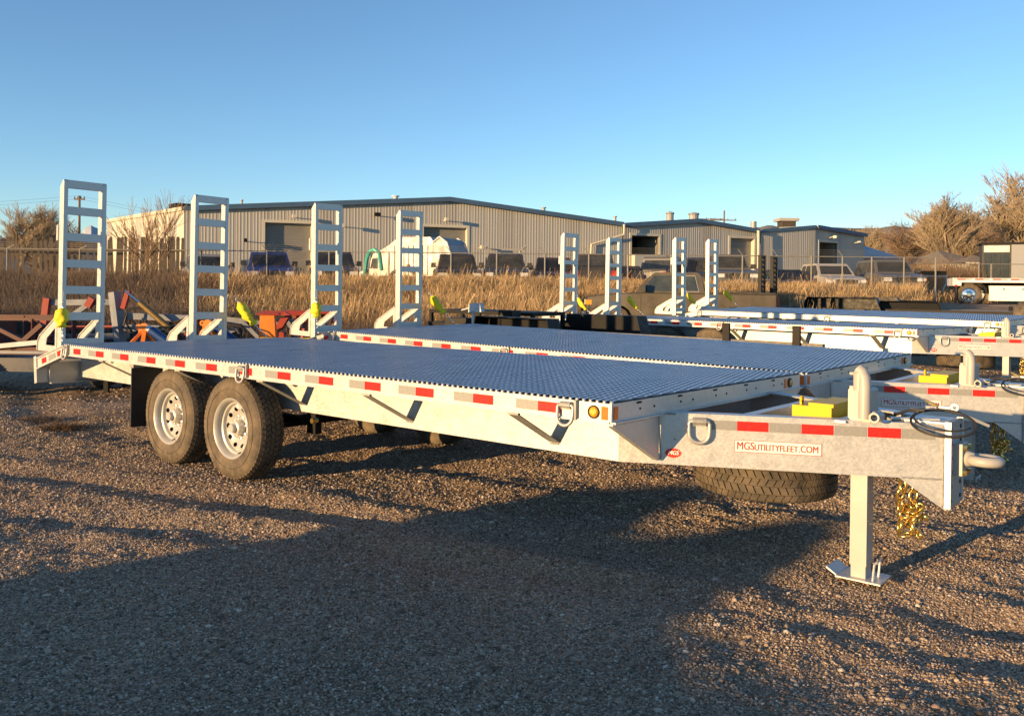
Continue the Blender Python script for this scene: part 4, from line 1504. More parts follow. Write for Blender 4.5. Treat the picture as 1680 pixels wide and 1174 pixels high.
def seg_mesh(name, segs, m, rmin=.0, n=3, scale=None):
    if scale is None: scale = (1, 1, 1)
    P = np.array([[*s[0]] for s in segs]) * scale
    Q = np.array([[*s[1]] for s in segs]) * scale
    ra = np.maximum(np.array([s[2] for s in segs]), rmin)
    rb = np.maximum(np.array([s[3] for s in segs]), rmin)
    d = Q - P
    d /= np.linalg.norm(d, axis=1)[:, None] + 1e-9
    ref = np.where(np.abs(d[:, 2:3]) > .9, [[1., 0, 0]], [[0, 0, 1.]])
    a = np.cross(d, ref); a /= np.linalg.norm(a, axis=1)[:, None] + 1e-9
    b = np.cross(d, a)
    vs = []
    for j in range(n):
        t = 2 * math.pi * j / n
        o = a * math.cos(t) + b * math.sin(t)
        vs.append(P + o * ra[:, None])
    for j in range(n):
        t = 2 * math.pi * j / n
        o = a * math.cos(t) + b * math.sin(t)
        vs.append(Q + o * rb[:, None])
    V = np.stack(vs, 1).reshape(-1, 3)
    k = len(segs)
    base = np.arange(k)[:, None] * 2 * n
    fs = []
    for j in range(n):
        fs.append(np.stack([base[:, 0] + j, base[:, 0] + (j + 1) % n, base[:, 0] + n + (j + 1) % n, base[:, 0] + n + j], 1))
    Fc = np.concatenate(fs)
    me = bpy.data.meshes.new(name)
    me.vertices.add(len(V)); me.vertices.foreach_set('co', V.astype(np.float32).ravel())
    me.loops.add(Fc.size); me.loops.foreach_set('vertex_index', Fc.astype(np.int32).ravel())
    me.polygons.add(len(Fc))
    me.polygons.foreach_set('loop_start', np.arange(0, Fc.size, 4, dtype=np.int32))
    me.polygons.foreach_set('loop_total', np.full(len(Fc), 4, np.int32))
    me.polygons.foreach_set('use_smooth', np.ones(len(Fc), bool))
    me.update(calc_edges=True)
    me.materials.append(m)
    return me

def tree_kind(seed, h, spread, levels, up, rmin, twig, **kw):
    segs = grow(seed, h, spread, levels, up=up, **kw)
    top = max(s[1].z for s in segs)
    k = h / top
    segs = [(s[0] * k, s[1] * k, s[2], s[3], s[4]) for s in segs]
    tr_ = seg_mesh('trunk', [s for s in segs if s[4] <= 1], M['bark'], .03, 6)
    cr_ = seg_mesh('crown', [s for s in segs if s[4] > 1], twig, rmin, 3)
    return tr_, cr_

def put_tree(kind, x, y, z, sc, rz, label, group=None, name='bare_tree', cat='tree', sxy=1):
    o = empty(name, (x, y, z), rz, label, cat, group)
    o.scale = (sc * sxy, sc * sxy, sc)
    link('trunk', kind[0], o)
    link('crown', kind[1], o)
    return o
K1 = tree_kind(31, 9.0, .50, 6, .62, .009, M['twig'], low=.16, kids=(2, 3))
K2 = tree_kind(5, 10.0, .55, 5, .5, .012, M['twig'], low=.22)
K3 = tree_kind(23, 8.0, .75, 5, .25, .012, M['twig_dark'], low=.14)
def gz(x, y): return float(ground_z(x, y, False))
GT = 'bare trees beyond the far fence'
for u, Y, vtop, kd, rz, sxy, lb in (
        (1552, 74, 306, K1, .3, 1.25, 'round bare tree standing alone right of the warehouses'),
        (1650, 80, 262, K2, 1.2, 1.25, 'tallest bare tree, rising behind the box trailer at the right edge'),
        (1606, 92, 322, K1, 2.2, 1.3, 'low spreading bare tree filling the gap between the two big bare trees'),
        (1700, 70, 278, K1, 4.0, 1.3, 'bare tree at the very right edge of the picture'),
        (1478, 105, 358, K3, 5.1, 1.2, 'small dark bare tree just left of the round bare tree'),
        (1565, 110, 352, K3, 1.1, 1.3, 'small bare tree behind the round bare tree'),
        (1408, 120, 366, K2, 1.9, .9, 'tiny bare tree over the end of the small warehouse roof'),
        (20, 64, 326, K2, 2.6, 1.2, 'tall bare tree at the left edge behind the picket fence'),
        (62, 70, 342, K1, .9, 1.35, 'bushy orange-brown bare tree behind the picket fence'),
        (122, 78, 352, K3, 3.4, 1.0, 'dark bare tree behind the first ramp of the nearest trailer'),
        (1440, 150, 362, K1, 2.0, 1.3, 'faint far bare tree left of the round bare tree, over the grey-roofed house'),
        (1500, 140, 345, K2, 3.1, 1.2, 'far bare tree rising just behind the left half of the round bare tree'),
        (1582, 130, 340, K1, 4.4, 1.3, 'far bare tree between the round bare tree and the tallest bare tree'),
        (1632, 125, 335, K2, .6, 1.3, 'far bare tree over the left end of the box trailer'),
        (1675, 120, 325, K1, 5.6, 1.3, 'far bare tree behind the right end of the box trailer'),
        (92, 90, 362, K3, 4.2, 1.3, 'low brown bare tree between the left trees')):
    p = pt(u, vtop, Y)
    hh_ = (p.z - GZ)
    base = {id(K1): 9.0, id(K2): 10.0, id(K3): 8.0}[id(kd)]
    put_tree(kd, p.x, Y, GZ, hh_ / base, rz, lb, GT, sxy=sxy)
# brush mass low behind the fence on the right
def twig_mass(name, label, n, area, hmin, hmax, m, cat='brush', r=.010, seed=1, lean=.35, branches=3):
    g = np.random.default_rng(seed)
    segs = []
    for k in range(n):
        x, y = area(g)
        if .108 < x / y < .362 and 22.5 < y < 27.2: continue
        z = gz(x, y)
        hgt = g.uniform(hmin, hmax)
        for b in range(branches):
            d = Vector((g.normal(0, lean), g.normal(0, lean), 1)).normalized()
            p = Vector((x + g.normal(0, .05), y + g.normal(0, .05), z))
            q = p + d * hgt * g.uniform(.4, .6)
            d2 = (d + Vector((g.normal(0, .4), g.normal(0, .4), .1))).normalized()
            q2 = q + d2 * hgt * g.uniform(.3, .5)
            segs += [(p, q, r, r * .7, 3), (q, q2, r * .7, r * .35, 3)]
            d3 = (d + Vector((g.normal(0, .5), g.normal(0, .5), .1))).normalized()
            segs.append((q, q + d3 * hgt * g.uniform(.25, .45), r * .6, r * .3, 3))
    o = link(name, seg_mesh(name, segs, m, .003, 3))
    return tag(o, label, cat, kind='stuff')
def area_px(u0, u1, y0, y1):
    def f(g):
        y = g.uniform(y0, y1)
        return (g.uniform(u0, u1) - CX) / F * y, y
    return f
M['brush'] = mat('dry_brush', (.16, .10, .06), (.32, .21, .12), rough=.95, scale=.35)
M['brush_dark'] = mat('dark_dead_weeds', (.07, .05, .04), (.19, .145, .11), rough=.95, scale=.7)
twig_mass('far_brush', 'orange-brown brush behind the fence below the right-hand trees', 2600, area_px(1470, 1760, 44, 70), 1.2, 2.8, M['brush'], r=.016, seed=4)
twig_mass('dead_weeds', 'dark dead weeds on the ditch bank at the left', 9000, area_px(-120, 330, 19, 32.5), .5, 1.3, M['brush_dark'], r=.010, seed=5, lean=.55)
twig_mass('bank_weeds', 'dark low weeds at the foot of the ditch bank', 7500, area_px(330, 1520, 19.5, 25.5), .35, .85, M['brush_dark'], r=.008, seed=6, lean=.6)
twig_mass('lit_brush', 'pale dry bushes below the bare shrub', 2200, area_px(60, 420, 27, 33), .6, 1.2, M['brush'], r=.009, seed=8, lean=.6)

# bare shrub in front of the picket fence
sg = []
for k in range(9):
    g_ = grow(100 + k, 4.2, .34, 3, up=1.0, kids=(2, 3), low=.30, r0=.028)
    rr = random.Random(k)
    lean = Matrix.Rotation(rr.uniform(-.32, .32), 3, 'Y') @ Matrix.Rotation(rr.uniform(-.3, .3), 3, 'X')
    off = Vector((rr.uniform(-.8, .8), rr.uniform(-.5, .5), 0))
    top = max(s[1].z for s in g_)
    kk = rr.uniform(2.6, 4.5) / top
    sg += [(lean @ (s[0] * kk) + off, lean @ (s[1] * kk) + off, s[2], s[3], s[4]) for s in g_]
p = pt(252, 318, 31.5)
shb = empty('bare_shrub', (p.x, p.y, gz(p.x, p.y)), 0, 'tall leafless many-stemmed shrub in front of the cream warehouse wing', 'shrub')
link('stem', seg_mesh('stem', [s for s in sg if s[4] < 1], M['bark'], .012, 5), shb)
link('crown', seg_mesh('crown', [s for s in sg if s[4] >= 1], M['twig_dark'], .006, 3), shb)

# ------------------------------------------------------------------ dry grass
GRASS, ga = var_mat('dry_grass', [(0, (.13, .085, .048)), (.35, (.29, .195, .10)), (.7, (.46, .325, .175)), (1, (.62, .47, .28))], rough=.9)
def grass(name, label, n, x0, x1, y0, y1, h0, h1, wd, seed, dens=None):
    g = np.random.default_rng(seed)
    y = g.uniform(y0, y1, n)
    u = g.uniform(x0, x1, n)
    x = (u - CX) / F * y
    clump = vnoise(x * 1.3, y * 1.3, seed) * .5 + vnoise(x * .35, y * .4, seed + 1) * .5
    keep = (g.random(n) < np.clip(.75 + .5 * clump, .15, 1)) & ~((u > 945) & (u < 1300) & (y < 27.2))
    x, y, clump = x[keep], y[keep], clump[keep]
    n = len(x)
    z = ground_z(x, y, False)
    h = g.uniform(h0, h1, n) * (1 + .25 * clump)
    h = np.where(g.random(n) < .04, h * 1.35, h)
    a = g.uniform(0, 6.28, n)
    lx, ly = g.normal(.05, .13, n) * h, g.normal(0, .11, n) * h
    wx, wy = np.cos(a) * wd, np.sin(a) * wd
    v0 = np.stack([x - wx, y - wy, z], 1); v1 = np.stack([x + wx, y + wy, z], 1)
    v2 = np.stack([x - wx * .8 + lx * .35, y - wy * .8 + ly * .35, z + h * .6], 1); v3 = np.stack([x + wx * .8 + lx * .35, y + wy * .8 + ly * .35, z + h * .6], 1)
    v4 = np.stack([x - wx * .9 + lx, y - wy * .9 + ly, z + h], 1); v5 = np.stack([x + wx * .2 + lx, y + wy * .2 + ly, z + h * 1.02], 1)
    V = np.stack([v0, v1, v2, v3, v4, v5], 1).reshape(-1, 3)
    b = np.arange(n)[:, None] * 6
    Fq = np.concatenate([b + [[0, 1, 3, 2]], b + [[2, 3, 5, 4]]])
    tone = np.repeat(np.clip(g.normal(.5, .22, n) + .2 * clump, 0, 1), 6)
    o = np_mesh(name, V, Fq, GRASS, tone=tone)
    return tag(o, label, 'grass', kind='stuff')
grass('dry_grass', 'tall golden dry grass along the fence on the ditch bank', 300000, 290, 1512, 22.0, 33.6, .35, .86, .0034, 31)
grass('sparse_grass', 'thin dry grass among the dead weeds at the left', 9000, -120, 330, 25, 33, .3, .7, .0045, 32)
grass('far_grass', 'dry grass past the right end of the fence', 12000, 1500, 1800, 36, 48, .3, .6, .012, 33)
# two small dry tufts on the gravel
for u, v, n, lb in ((62, 690, 260, 'small grey dead tuft on the gravel at the left'), (103, 702, 420, 'small sunlit yellow tuft of dry grass on the gravel')):
    Y = 1.508 * F / (v - 462)
    c = pt(u, v, Y)
    g = np.random.default_rng(u)
    segs = []
    for k in range(n):
        p0 = Vector((c.x + g.normal(0, .12), Y + g.normal(0, .10), 0)); p0.z = float(ground_z(p0.x, p0.y))
        d = Vector((g.normal(0, 1), g.normal(0, 1), g.uniform(.2, 1))).normalized()
        segs.append((p0, p0 + d * g.uniform(.04, .12), .0025, .001, 0))
    tag(link('grass_tuft', seg_mesh('grass_tuft', segs, GRASS if u > 80 else M['brush_dark'], .001, 3)), lb, 'grass tuft')

# ------------------------------------------------------------------ picket fence and chain-link fence
pk = empty('picket_fence', (pt(60, 400, 42).x, 42, GZ), 0, 'weathered wooden picket fence with gaps, left of the warehouse', 'fence')
random.seed(5)
pkm = []
for k in range(4):
    w_ = (.16, .20, .14, .22)[k]
    pkm.append(MB().prism([(-w_ / 2, 0), (w_ / 2, 0), (w_ / 2, 2.0), (w_ / 2 - .04, 2.06), (-w_ / 2 + .04, 2.06), (-w_ / 2, 2.0)], -.012, .012).mesh('plank', M['wood_grey']))
ox = pk.location.x
u = -60
while u < 302:
    if not (100 < u < 112) and random.random() > .07:
        Y = 42 - max(0, (u - 175)) * .012
        c = pt(u, 389 + random.uniform(-1.5, 1.5), Y)
        c.z += random.choice((0, 0, .0, -.12, .05, -.3))
        q = link('plank', random.choice(pkm), pk, Matrix.Translation((c.x - ox, Y - 42, c.z - GZ - 2.06)) @ Matrix.Rotation(random.gauss(0, .02), 4, 'Y'))
        q.scale.z = 1.0
    u += random.uniform(7.6, 10.5) if u < 175 else random.uniform(5.8, 8.2)
for zz in (.45, 1.7):
    a, b = pt(-60, 389, 42), pt(302, 389, 40.4)
    MB().bar((a.x - ox, .05, zz + .35), (b.x - ox, 40.4 - 42 + .05, zz + .35), .06, .09).build('rail', M['wood_grey'], pk)
FZ = 33.0
fe = empty('chain_link_fence', (0, FZ, GZ), 0, 'chain-link fence with angled barbed-wire arms in front of the parked vehicles', 'fence')
post = MB().tube([(0, 0, -.1), (0, 0, 1.80)], .032, 8).mesh('fence_post', M['fence_steel'])
arm = MB().bar((0, 0, 1.80), (-.20, -.03, 2.05), .035, .02).mesh('barbed_wire_arm', M['fence_steel'])
arm2 = MB().bar((0, 0, 1.80), (.30, -.03, 1.93), .045, .03).mesh('barbed_wire_arm', M['fence_steel'])
posts = [(-70, 0), (12, 1), (131, 1), (222, 0), (330, 0), (438, 0), (540, 0), (638, 0), (740, 0), (815, 0), (894, 0), (966, 0), (1030, 0), (1101, 0), (1162, 0), (1218, 0), (1275, 0), (1331, 0), (1382, 0), (1430, 2), (1483, 2), (1535, 2)]
ends = []
for u, kd in posts:
    c = pt(u, 440, FZ)
    if kd == 2: zt = 0
    q = link('fence_post', post, fe, Matrix.Translation((c.x, 0, 0)))
    ends.append(c.x)
    if kd < 2:
        link('barbed_wire_arm', arm2 if kd == 1 else arm, fe, Matrix.Translation((c.x, 0, 0)))
x0, x1 = ends[0], ends[-1]
MB().tube([(x0, 0, 1.79), (x1, 0, 1.79)], .021, 6).build('top_rail', M['fence_steel'], fe)
for dz, dx in ((1.88, .03), (1.96, .06), (2.04, .1)):
    MB().tube([(x0, -.03, dz), (x1, -.03, dz)], .004, 4).build('barbed_wire', M['fence_steel'], fe)
segs = []
x = x0
while x < x1:
    segs.append((Vector((x, .03, .02)), Vector((x + 1.75, .03, 1.77)), .0013, .0013, 0))
    segs.append((Vector((x + 1.75, .033, .02)), Vector((x, .033, 1.77)), .0013, .0013, 0))
    x += .085
o = link('wire_mesh', seg_mesh('wire_mesh', segs, M['fence_steel'], .0013, 3), fe)
o['kind'] = 'stuff'
# second run of posts behind the flatbed truck
fe2 = empty('chain_link_fence', (0, 40, GZ), 0, 'plain chain-link fence behind the flatbed truck and box trailer', 'fence')
xs_ = []
for u in (1478, 1534, 1606, 1626, 1700, 1770):
    c = pt(u, 440, 40)
    link('fence_post', post, fe2, Matrix.Translation((c.x, 0, 0))); xs_.append(c.x)
MB().tube([(xs_[0], 0, 1.79), (xs_[-1], 0, 1.79)], .018, 6).build('top_rail', M['fence_steel'], fe2)

# utility poles and wires
def pole(label, u, vt, Y, arms, r=.14):
    p = pt(u, vt, Y)
    o = empty('utility_pole', (p.x, Y, GZ), 0, label, 'utility pole')
    MB().tube([(0, 0, 0), (0, 0, p.z - GZ)], r, 8, r2=r * .75).build('pole', M['bark'], o)
    for dz, hw in arms:
        MB().box(-hw, hw, -.06, .06, p.z - GZ - dz, p.z - GZ - dz + .14).build('crossarm', M['bark'], o)
        im = MB().cyl((0, 0, 0), .05, .16, 'Z', 6).mesh('insulator', M['black_matt'])
        for k in (-.9, -.3, .3, .9):
            link('insulator', im, o, Matrix.Translation((hw * k, 0, p.z - GZ - dz + .22)))
    return p
p1 = pole('wooden utility pole seen through the first ramp of the nearest trailer', 131, 321, 80, [(.4, .5)])
p2 = pole('wooden utility pole with a crossarm above the middle warehouse roof', 1188, 345, 110, [(1.35, 1.6)])
p3 = pole('low utility pole top with a wide crossarm left of the taller pole', 1166, 358, 120, [(.2, 2.0)])
for dy, v0, v1, v2 in ((0, 314, 321, 333), (1, 320, 326, 340)):
    a, b, c = pt(-400, v0 - 4, 95), pt(131, v1, 80), pt(700, v2 + 30, 64)
    w = MB()
    pts_ = [a.lerp(b, t) - Vector((0, 0, 1.2 * math.sin(math.pi * t))) for t in np.linspace(0, 1, 12)] + [b.lerp(c, t) - Vector((0, 0, 1.2 * math.sin(math.pi * t))) for t in np.linspace(.08, 1, 12)]
    w.tube(pts_, .012, 4)
    tag(w.build('power_line', M['black_matt']), ('upper' if dy == 0 else 'lower') + ' thin power line sagging from the left utility pole', 'power line')

# ------------------------------------------------------------------ vehicles
P_ = {k: body_paint(k + '_car_paint', c) for k, c in dict(blue=(.012, .045, .20), black=(.012, .012, .014), grey=(.10, .105, .11), silver=(.26, .27, .28), white=(.42, .41, .39), maroon=(.06, .018, .03), dark_green=(.058, .048, .030), navy=(.02, .028, .05)).items()}
M['seal'] = mat('body_trim_rubber', (.02, .02, .02), (.05, .05, .05), rough=.7, scale=10)
M['headlamp'] = mat('headlamp_glass', (.55, .55, .52), (.7, .7, .66), rough=.15, scale=40, spec=.8)
M['tail'] = mat('tail_lamp_red', (.45, .01, .01), rough=.2)
M['turn'] = mat('turn_signal_orange', (.75, .25, .02), rough=.25)

M['lit_glass'] = mat('lit_cab_glass', (.022, .03, .03), (.06, .07, .066), rough=.12, rough2=.3, scale=2.5)  # lighter glass: the lit cab interior is put into its colour
wheel_cache = {}
def car_wheel(parent, x, y, r, side, w=.22, rimm=None):
    key = (round(r, 2), w, id(rimm))
    if key not in wheel_cache:
        t = MB().lathe([(r * .60, -w / 2), (r * .80, -w / 2 - .01), (r * .93, -w / 2 + .01), (r, -w / 2 + .035), (r, w / 2 - .035), (r * .93, w / 2 - .01), (r * .6, w / 2)], 28)
        for k in range(36):
            a = 2 * math.pi * k / 36
            t.box(r - .004, r + .008, -w / 2 + .02, w / 2 - .02, -.018 * r, .018 * r * 1.6, Matrix.Rotation(a, 4, 'Y'))
        rm = MB().lathe([(r * .61, -w / 2 + .005), (r * .56, -w / 2 + .03), (r * .50, -w / 2 + .06), (r * .30, -w / 2 + .045), (r * .16, -w / 2 + .02), (r * .14, -w / 2 - .005), (.0001, -w / 2 - .005)], 24)
        for k in range(8):
            a = 2 * math.pi * k / 8
            rm.box(r * .36, r * .46, -w / 2 + .035, -w / 2 + .05, -r * .05, r * .05, Matrix.Rotation(a, 4, 'Y'))
        wheel_cache[key] = (t.mesh('tyre', M['rubber']), rm.mesh('rim', rimm or M['rim']))
    o = bpy.data.objects.new('wheel', None); C.objects.link(o); o.parent = parent
    o.location = (x, y, r)
    if side > 0: o.rotation_euler = (0, 0, math.pi)
    link('tyre', wheel_cache[key][0], o)
    link('rim', wheel_cache[key][1], o)

def arch(x, r, z, n=7, flip=False):
    pts = [(x - r * math.cos(t), z + r * math.sin(t)) for t in np.linspace(0, math.pi, n)]
    return pts

def car(kind, label, x, y, z, rz, paint, L=5.2, Wd=1.8, H=1.8, glass=None, group=None, rack=None, cap=False, detail=False, name=None, cat=None):
    """kind: pickup, suv or sedan; nose towards +x of the root"""
    name = name or {'pickup': 'pickup_truck', 'suv': 'suv', 'sedan': 'car'}[kind]
    root = empty(name, (x, y, z), rz, label, cat or {'pickup': 'pickup', 'suv': 'SUV', 'sedan': 'car'}[kind], group)
    r = .37 if kind != 'sedan' else .32
    xf, xr = L * .5 - .92, -L * .5 + 1.12
    belt = H * .665
    hood = H * .635
    sill = .30
    ra = r + .07
    if kind == 'pickup':
        c0, c1, c2, c3 = -L * .5 + 1.95, -L * .5 + 2.10, L * .5 - 1.92, L * .5 - 1.42       # cab rear base, cab rear top, windscreen top, windscreen base
    elif kind == 'suv':
        c0, c1, c2, c3 = -L * .5 + .12, -L * .5 + .32, L * .5 - 1.95, L * .5 - 1.25
    else:
        c0, c1, c2, c3 = -L * .5 + .55, -L * .5 + 1.15, L * .5 - 1.95, L * .5 - 1.2
    nose = L * .5
    prof = [(-L / 2, .50)] + [(-L / 2 + .02, belt - .03), (-L / 2 + .06, belt)]
    if kind == 'sedan':
        prof = [(-L / 2, .45), (-L / 2 + .03, belt - .04), (-L / 2 + .10, belt)]
    prof += [(c3, belt + .01), (c3 + .05, belt), (nose - .45, hood), (nose - .10, hood - .07), (nose - .01, hood - .16), (nose, .50)]
    prof += [(nose - .05, sill + .06)]
    prof += [(a, b) for a, b in [(xf + ra * math.cos(t), r + ra * math.sin(t)) for t in np.linspace(-.12, math.pi + .12, 9)]]
    prof += [(a, b) for a, b in [(xr + ra * math.cos(t), r + ra * math.sin(t)) for t in np.linspace(-.12, math.pi + .12, 9)]]
    prof += [(-L / 2 + .05, sill + .10)]
    h2 = Wd / 2
    mid = [(a * 1.0, b) for a, b in prof]
    cx_, cz_ = 0, .72
    ins = [(a * .985, cz_ + (b - cz_) * .93) for a, b in prof]
    b = MB()
    n = len(prof)
    vs = [(p[0], -h2, p[1]) for p in ins] + [(p[0], -h2 + .05, p[1]) for p in mid] + [(p[0], h2 - .05, p[1]) for p in mid] + [(p[0], h2, p[1]) for p in ins]
    fs = [tuple(range(n)), tuple(range(4 * n - 1, 3 * n - 1, -1))]
    for s in range(3):
        fs += [(s * n + i, (s + 1) * n + i, (s + 1) * n + (i + 1) % n, s * n + (i + 1) % n) for i in range(n)]
    b.add(vs, fs)
    body = b.build('body', paint, root)
    # cab
    yb, yt = h2 - .06, h2 - .20
    def yz(zz): return yb + (yt - yb) * (zz - belt) / (H - belt)
    cab = MB()
    poly = [(c0, belt - .01), (c1 - .05, H - .10), (c1 + .06, H), (c2 - .06, H), (c2 + .02, H - .05), (c3, belt - .01)]
    m = len(poly)
    cab.add([(p[0], -yz(p[1]), p[1]) for p in poly] + [(p[0], yz(p[1]), p[1]) for p in poly],
            [tuple(range(m)), tuple(range(2 * m - 1, m - 1, -1))] + [(i, i + m, (i + 1) % m + m, (i + 1) % m) for i in range(m)])
    cab.build('cab', paint, root)
    g = .006
    def side_win(xs, nm='side_window'):
        for s in (-1, 1):
            w_ = MB()
            pts = [(xx, s * (yz(zz) + g), zz) for xx, zz in xs]
            pin = [(xx, s * (yz(zz) - .01), zz) for xx, zz in xs]
            k = len(pts)
            w_.add(pts + pin, [tuple(range(k))] + [(i, i + k, (i + 1) % k + k, (i + 1) % k) for i in range(k)])
            w_.build(nm, (glass or M['glass']), root)
    zt, zb = H - .09, belt + .05
    fx = lambda zz: c3 + (c2 - c3) * (zz - belt) / (H - belt)
    rx_ = lambda zz: c0 + (c1 - c0) * (zz - belt) / (H - belt)
    if kind == 'pickup':
        mid_ = (c1 + c2) / 2 - .12
        side_win([(mid_ + .06, zb), (mid_ + .06, zt), (fx(zt) - .10, zt), (fx(zb) - .12, zb)])
        side_win([(rx_(zb) + .14, zb), (rx_(zt) + .14, zt), (mid_ - .05, zt), (mid_ - .05, zb)], 'rear_side_window')
        if glass:
            for s in (-1, 1):
                tw = MB()
                q_ = [(rx_(zb) + .14, zb), (rx_(zt) + .14, zt), (mid_ - .05, zt), (mid_ - .05, zb)]
                for (xa, za), (xb, zb2) in zip(q_, q_[1:] + q_[:1]):
                    tw.bar((xa, s * (yz(za) + .010), za), (xb, s * (yz(zb2) + .010), zb2), .03, .012)
                tw.build('window_trim', M['plug'], root)
    else:
        a_ = c1 + (c2 - c1) * .33
        b2 = c1 + (c2 - c1) * .70
        side_win([(b2 + .05, zb), (b2 + .05, zt), (fx(zt) - .10, zt), (fx(zb) - .12, zb)])
        side_win([(a_ + .05, zb), (a_ + .05, zt), (b2 - .05, zt), (b2 - .05, zb)])
        side_win([(rx_(zb) + .16, zb), (rx_(zt) + .14, zt), (a_ - .05, zt), (a_ - .05, zb)], 'rear_side_window')
    def cross_win(fxx, s, nm):
        w_ = MB()
        z1, z0 = H - .11, belt + .07
        nx = .008 * s
        vs = [(fxx(z0) + nx, -yz(z0) + .11, z0), (fxx(z0) + nx, yz(z0) - .11, z0), (fxx(z1) + nx, yz(z1) - .10, z1), (fxx(z1) + nx, -yz(z1) + .10, z1)]
        vs += [(a - nx * 2, b_, c) for a, b_, c in vs]
        w_.add(vs, [(0, 1, 2, 3), (0, 4, 5, 1), (1, 5, 6, 2), (2, 6, 7, 3), (3, 7, 4, 0)])
        w_.build(nm, (glass or M['glass']), root)
    cross_win(lambda zz: fx(zz) + .004, 1, 'windscreen')
    cross_win(lambda zz: rx_(zz) - .015, -1, 'rear_window')
    if kind == 'pickup':
        bd = MB()
        bd.box(-L / 2 + .10, c0 - .06, -h2 + .14, h2 - .14, belt - .005, belt + .004)
        bd.build('bed', M['black_matt'], root)
        rl = MB()
        for s in (-1, 1):
            rl.box(-L / 2 + .08, c0 - .03, s * (h2 - .07) - .045, s * (h2 - .07) + .045, belt, belt + .035)
        rl.box(-L / 2 + .04, -L / 2 + .10, -h2 + .06, h2 - .06, belt, belt + .035)
        rl.build('bed_rail', M['seal'], root)
    if cap:
        cp = MB(); cp.prism([(-L / 2 + .08, belt + .03), (-L / 2 + .25, H - .02), (c0 - .06, H - .02), (c0 - .05, belt + .03)], -h2 + .1, h2 - .1)
        cp.build('bed_cap', paint, root)
    # grille, bumpers, lamps, mirrors
    MB().box(nose - .03, nose + .015, -h2 * .52, h2 * .52, hood - .34, hood - .14).build('grille', M['seal'], root)
    bp = MB(); bp.box(nose - .04, nose + .10, -h2 + .02, h2 - .02, .42, .60); bp.build('front_bumper', M['seal'] if kind != 'pickup' else M['plug'], root)
    bp = MB(); bp.box(-L / 2 - .10, -L / 2 + .04, -h2 + .04, h2 - .04, .42, .58); bp.build('rear_bumper', M['plug'], root)
    for s in (-1, 1):
        MB().box(nose - .16, nose + .012, s * h2 * .76 - .16, s * h2 * .76 + .16, hood - .30, hood - .15).build('headlight', M['headlamp'], root)
        MB().box(nose - .20, nose - .02, s * (h2 - .05) - .03, s * (h2 - .05) + .056, hood - .30, hood - .17).build('turn_signal', M['turn'], root)
        MB().box(-L / 2 - .012, -L / 2 + .06, s * (h2 - .12) - .10, s * (h2 - .12) + .105, belt - .42, belt - .08).build('tail_light', M['tail'], root)
        mm = MB(); mm.box(c3 - .32, c3 - .18, s * (h2 + .12) - .10, s * (h2 + .12) + .10, belt + .04, belt + .24); mm.bar((c3 - .2, s * (h2 - .06), belt + .06), (c3 - .22, s * (h2 + .06), belt + .1), .04)
        mm.build('mirror', M['seal'], root)
        hd = MB(); hd.box((c1 + c2) / 2 - .02, (c1 + c2) / 2 + .12, s * (h2 + .012) - .012, s * (h2 + .012) + .012, belt - .16, belt - .12); hd.build('door_handle', M['seal'], root)
        for xx in ((c1 + c2) / 2 - .1, c3 - .18):
            MB().box(xx - .006, xx + .006, s * (h2 + .0005) - .002, s * (h2 + .0005) + .002, sill + .25, belt - .06).build('door_gap', M['hole'], root)
    for xx in (xf, xr):
        for s in (-1, 1):
            car_wheel(root, xx, s * (h2 - .12), r, s)
    if rack:
        rk = MB()
        for xx in (c0 - .1, c1 + .2, c3 + .1):
            if xx < c3:
                for s in (-1, 1):
                    rk.bar((xx, s * (h2 - .08), belt), (xx, s * (h2 - .12), H + .22), .05)
                rk.bar((xx, -h2 - .0, H + .22), (xx, h2, H + .22), .05)
        for s in (-1, 1):
            rk.bar((-L / 2 + .1, s * (h2 - .10), H + .27), (nose - .6, s * (h2 - .10), H + .27), .05)
        for s in (-1, 1):
            rk.bar((-L / 2 + .3, s * (h2 - .1), belt), (-L / 2 + .3, s * (h2 - .1), H + .25), .05)
        rk.build('ladder_rack', M['galv_dull'], root)
    return root

GV = 'vehicles parked in the lot behind the fence'
def lot(u, Y, **k):
    p = pt(u, 440, Y)
    return p.x, Y, GZ
DN = -math.pi / 2
def v(kind, label, u, Y, rz, paint, **k):
    Y = Y - 1.6
    k['H'] = k.get('H', 1.8) + .06
    x, y, z = lot(u, Y)
    return car(kind, label, x, y, z, rz, P_[paint], group=GV, **k)
v('pickup', 'white pickup whose windscreen shows through the second ramp of the nearest trailer', 338, 39, -1.18, 'silver', H=1.72)
v('pickup', 'blue pickup facing the fence in front of the left roll-up door', 440, 37.2, -1.27, 'blue', H=1.76)
v('pickup', 'dark pickup facing the fence behind the first ramp of the second trailer', 546, 37.2, -1.35, 'navy', H=1.8, L=5.4)
v('pickup', 'black pickup facing the fence, just right of the garbage truck', 748, 38.5, DN + .1, 'black', H=1.8)
v('pickup', 'silver-grey pickup with a ladder rack, facing the fence', 828, 38.5, DN + .02, 'navy', H=1.85, rack=True)
v('pickup', 'dark maroon pickup between the ladder-rack pickup and the black SUV', 907, 40, DN - .02, 'maroon', H=1.75)
v('suv', 'black SUV with its red tail light towards the camera', 969, 39, -DN - .05, 'black', H=1.85, L=4.8)
v('sedan', 'small dark car behind the second ramp of the third trailer', 1024, 43, DN + .0, 'black', H=1.5, L=4.5)
v('pickup', 'grey pickup with its tail towards the camera, left of the farthest trailer ramps', 1086, 40, 1.12, 'grey', H=1.85, L=5.2)
v('pickup', 'dark grey pickup between the two ramps of the farthest trailer', 1150, 41, -1.62, 'navy', H=1.85)
v('pickup', 'dark pickup with bright trim just right of the farthest trailer ramps', 1190, 39.5, -1.66, 'grey', H=1.95)
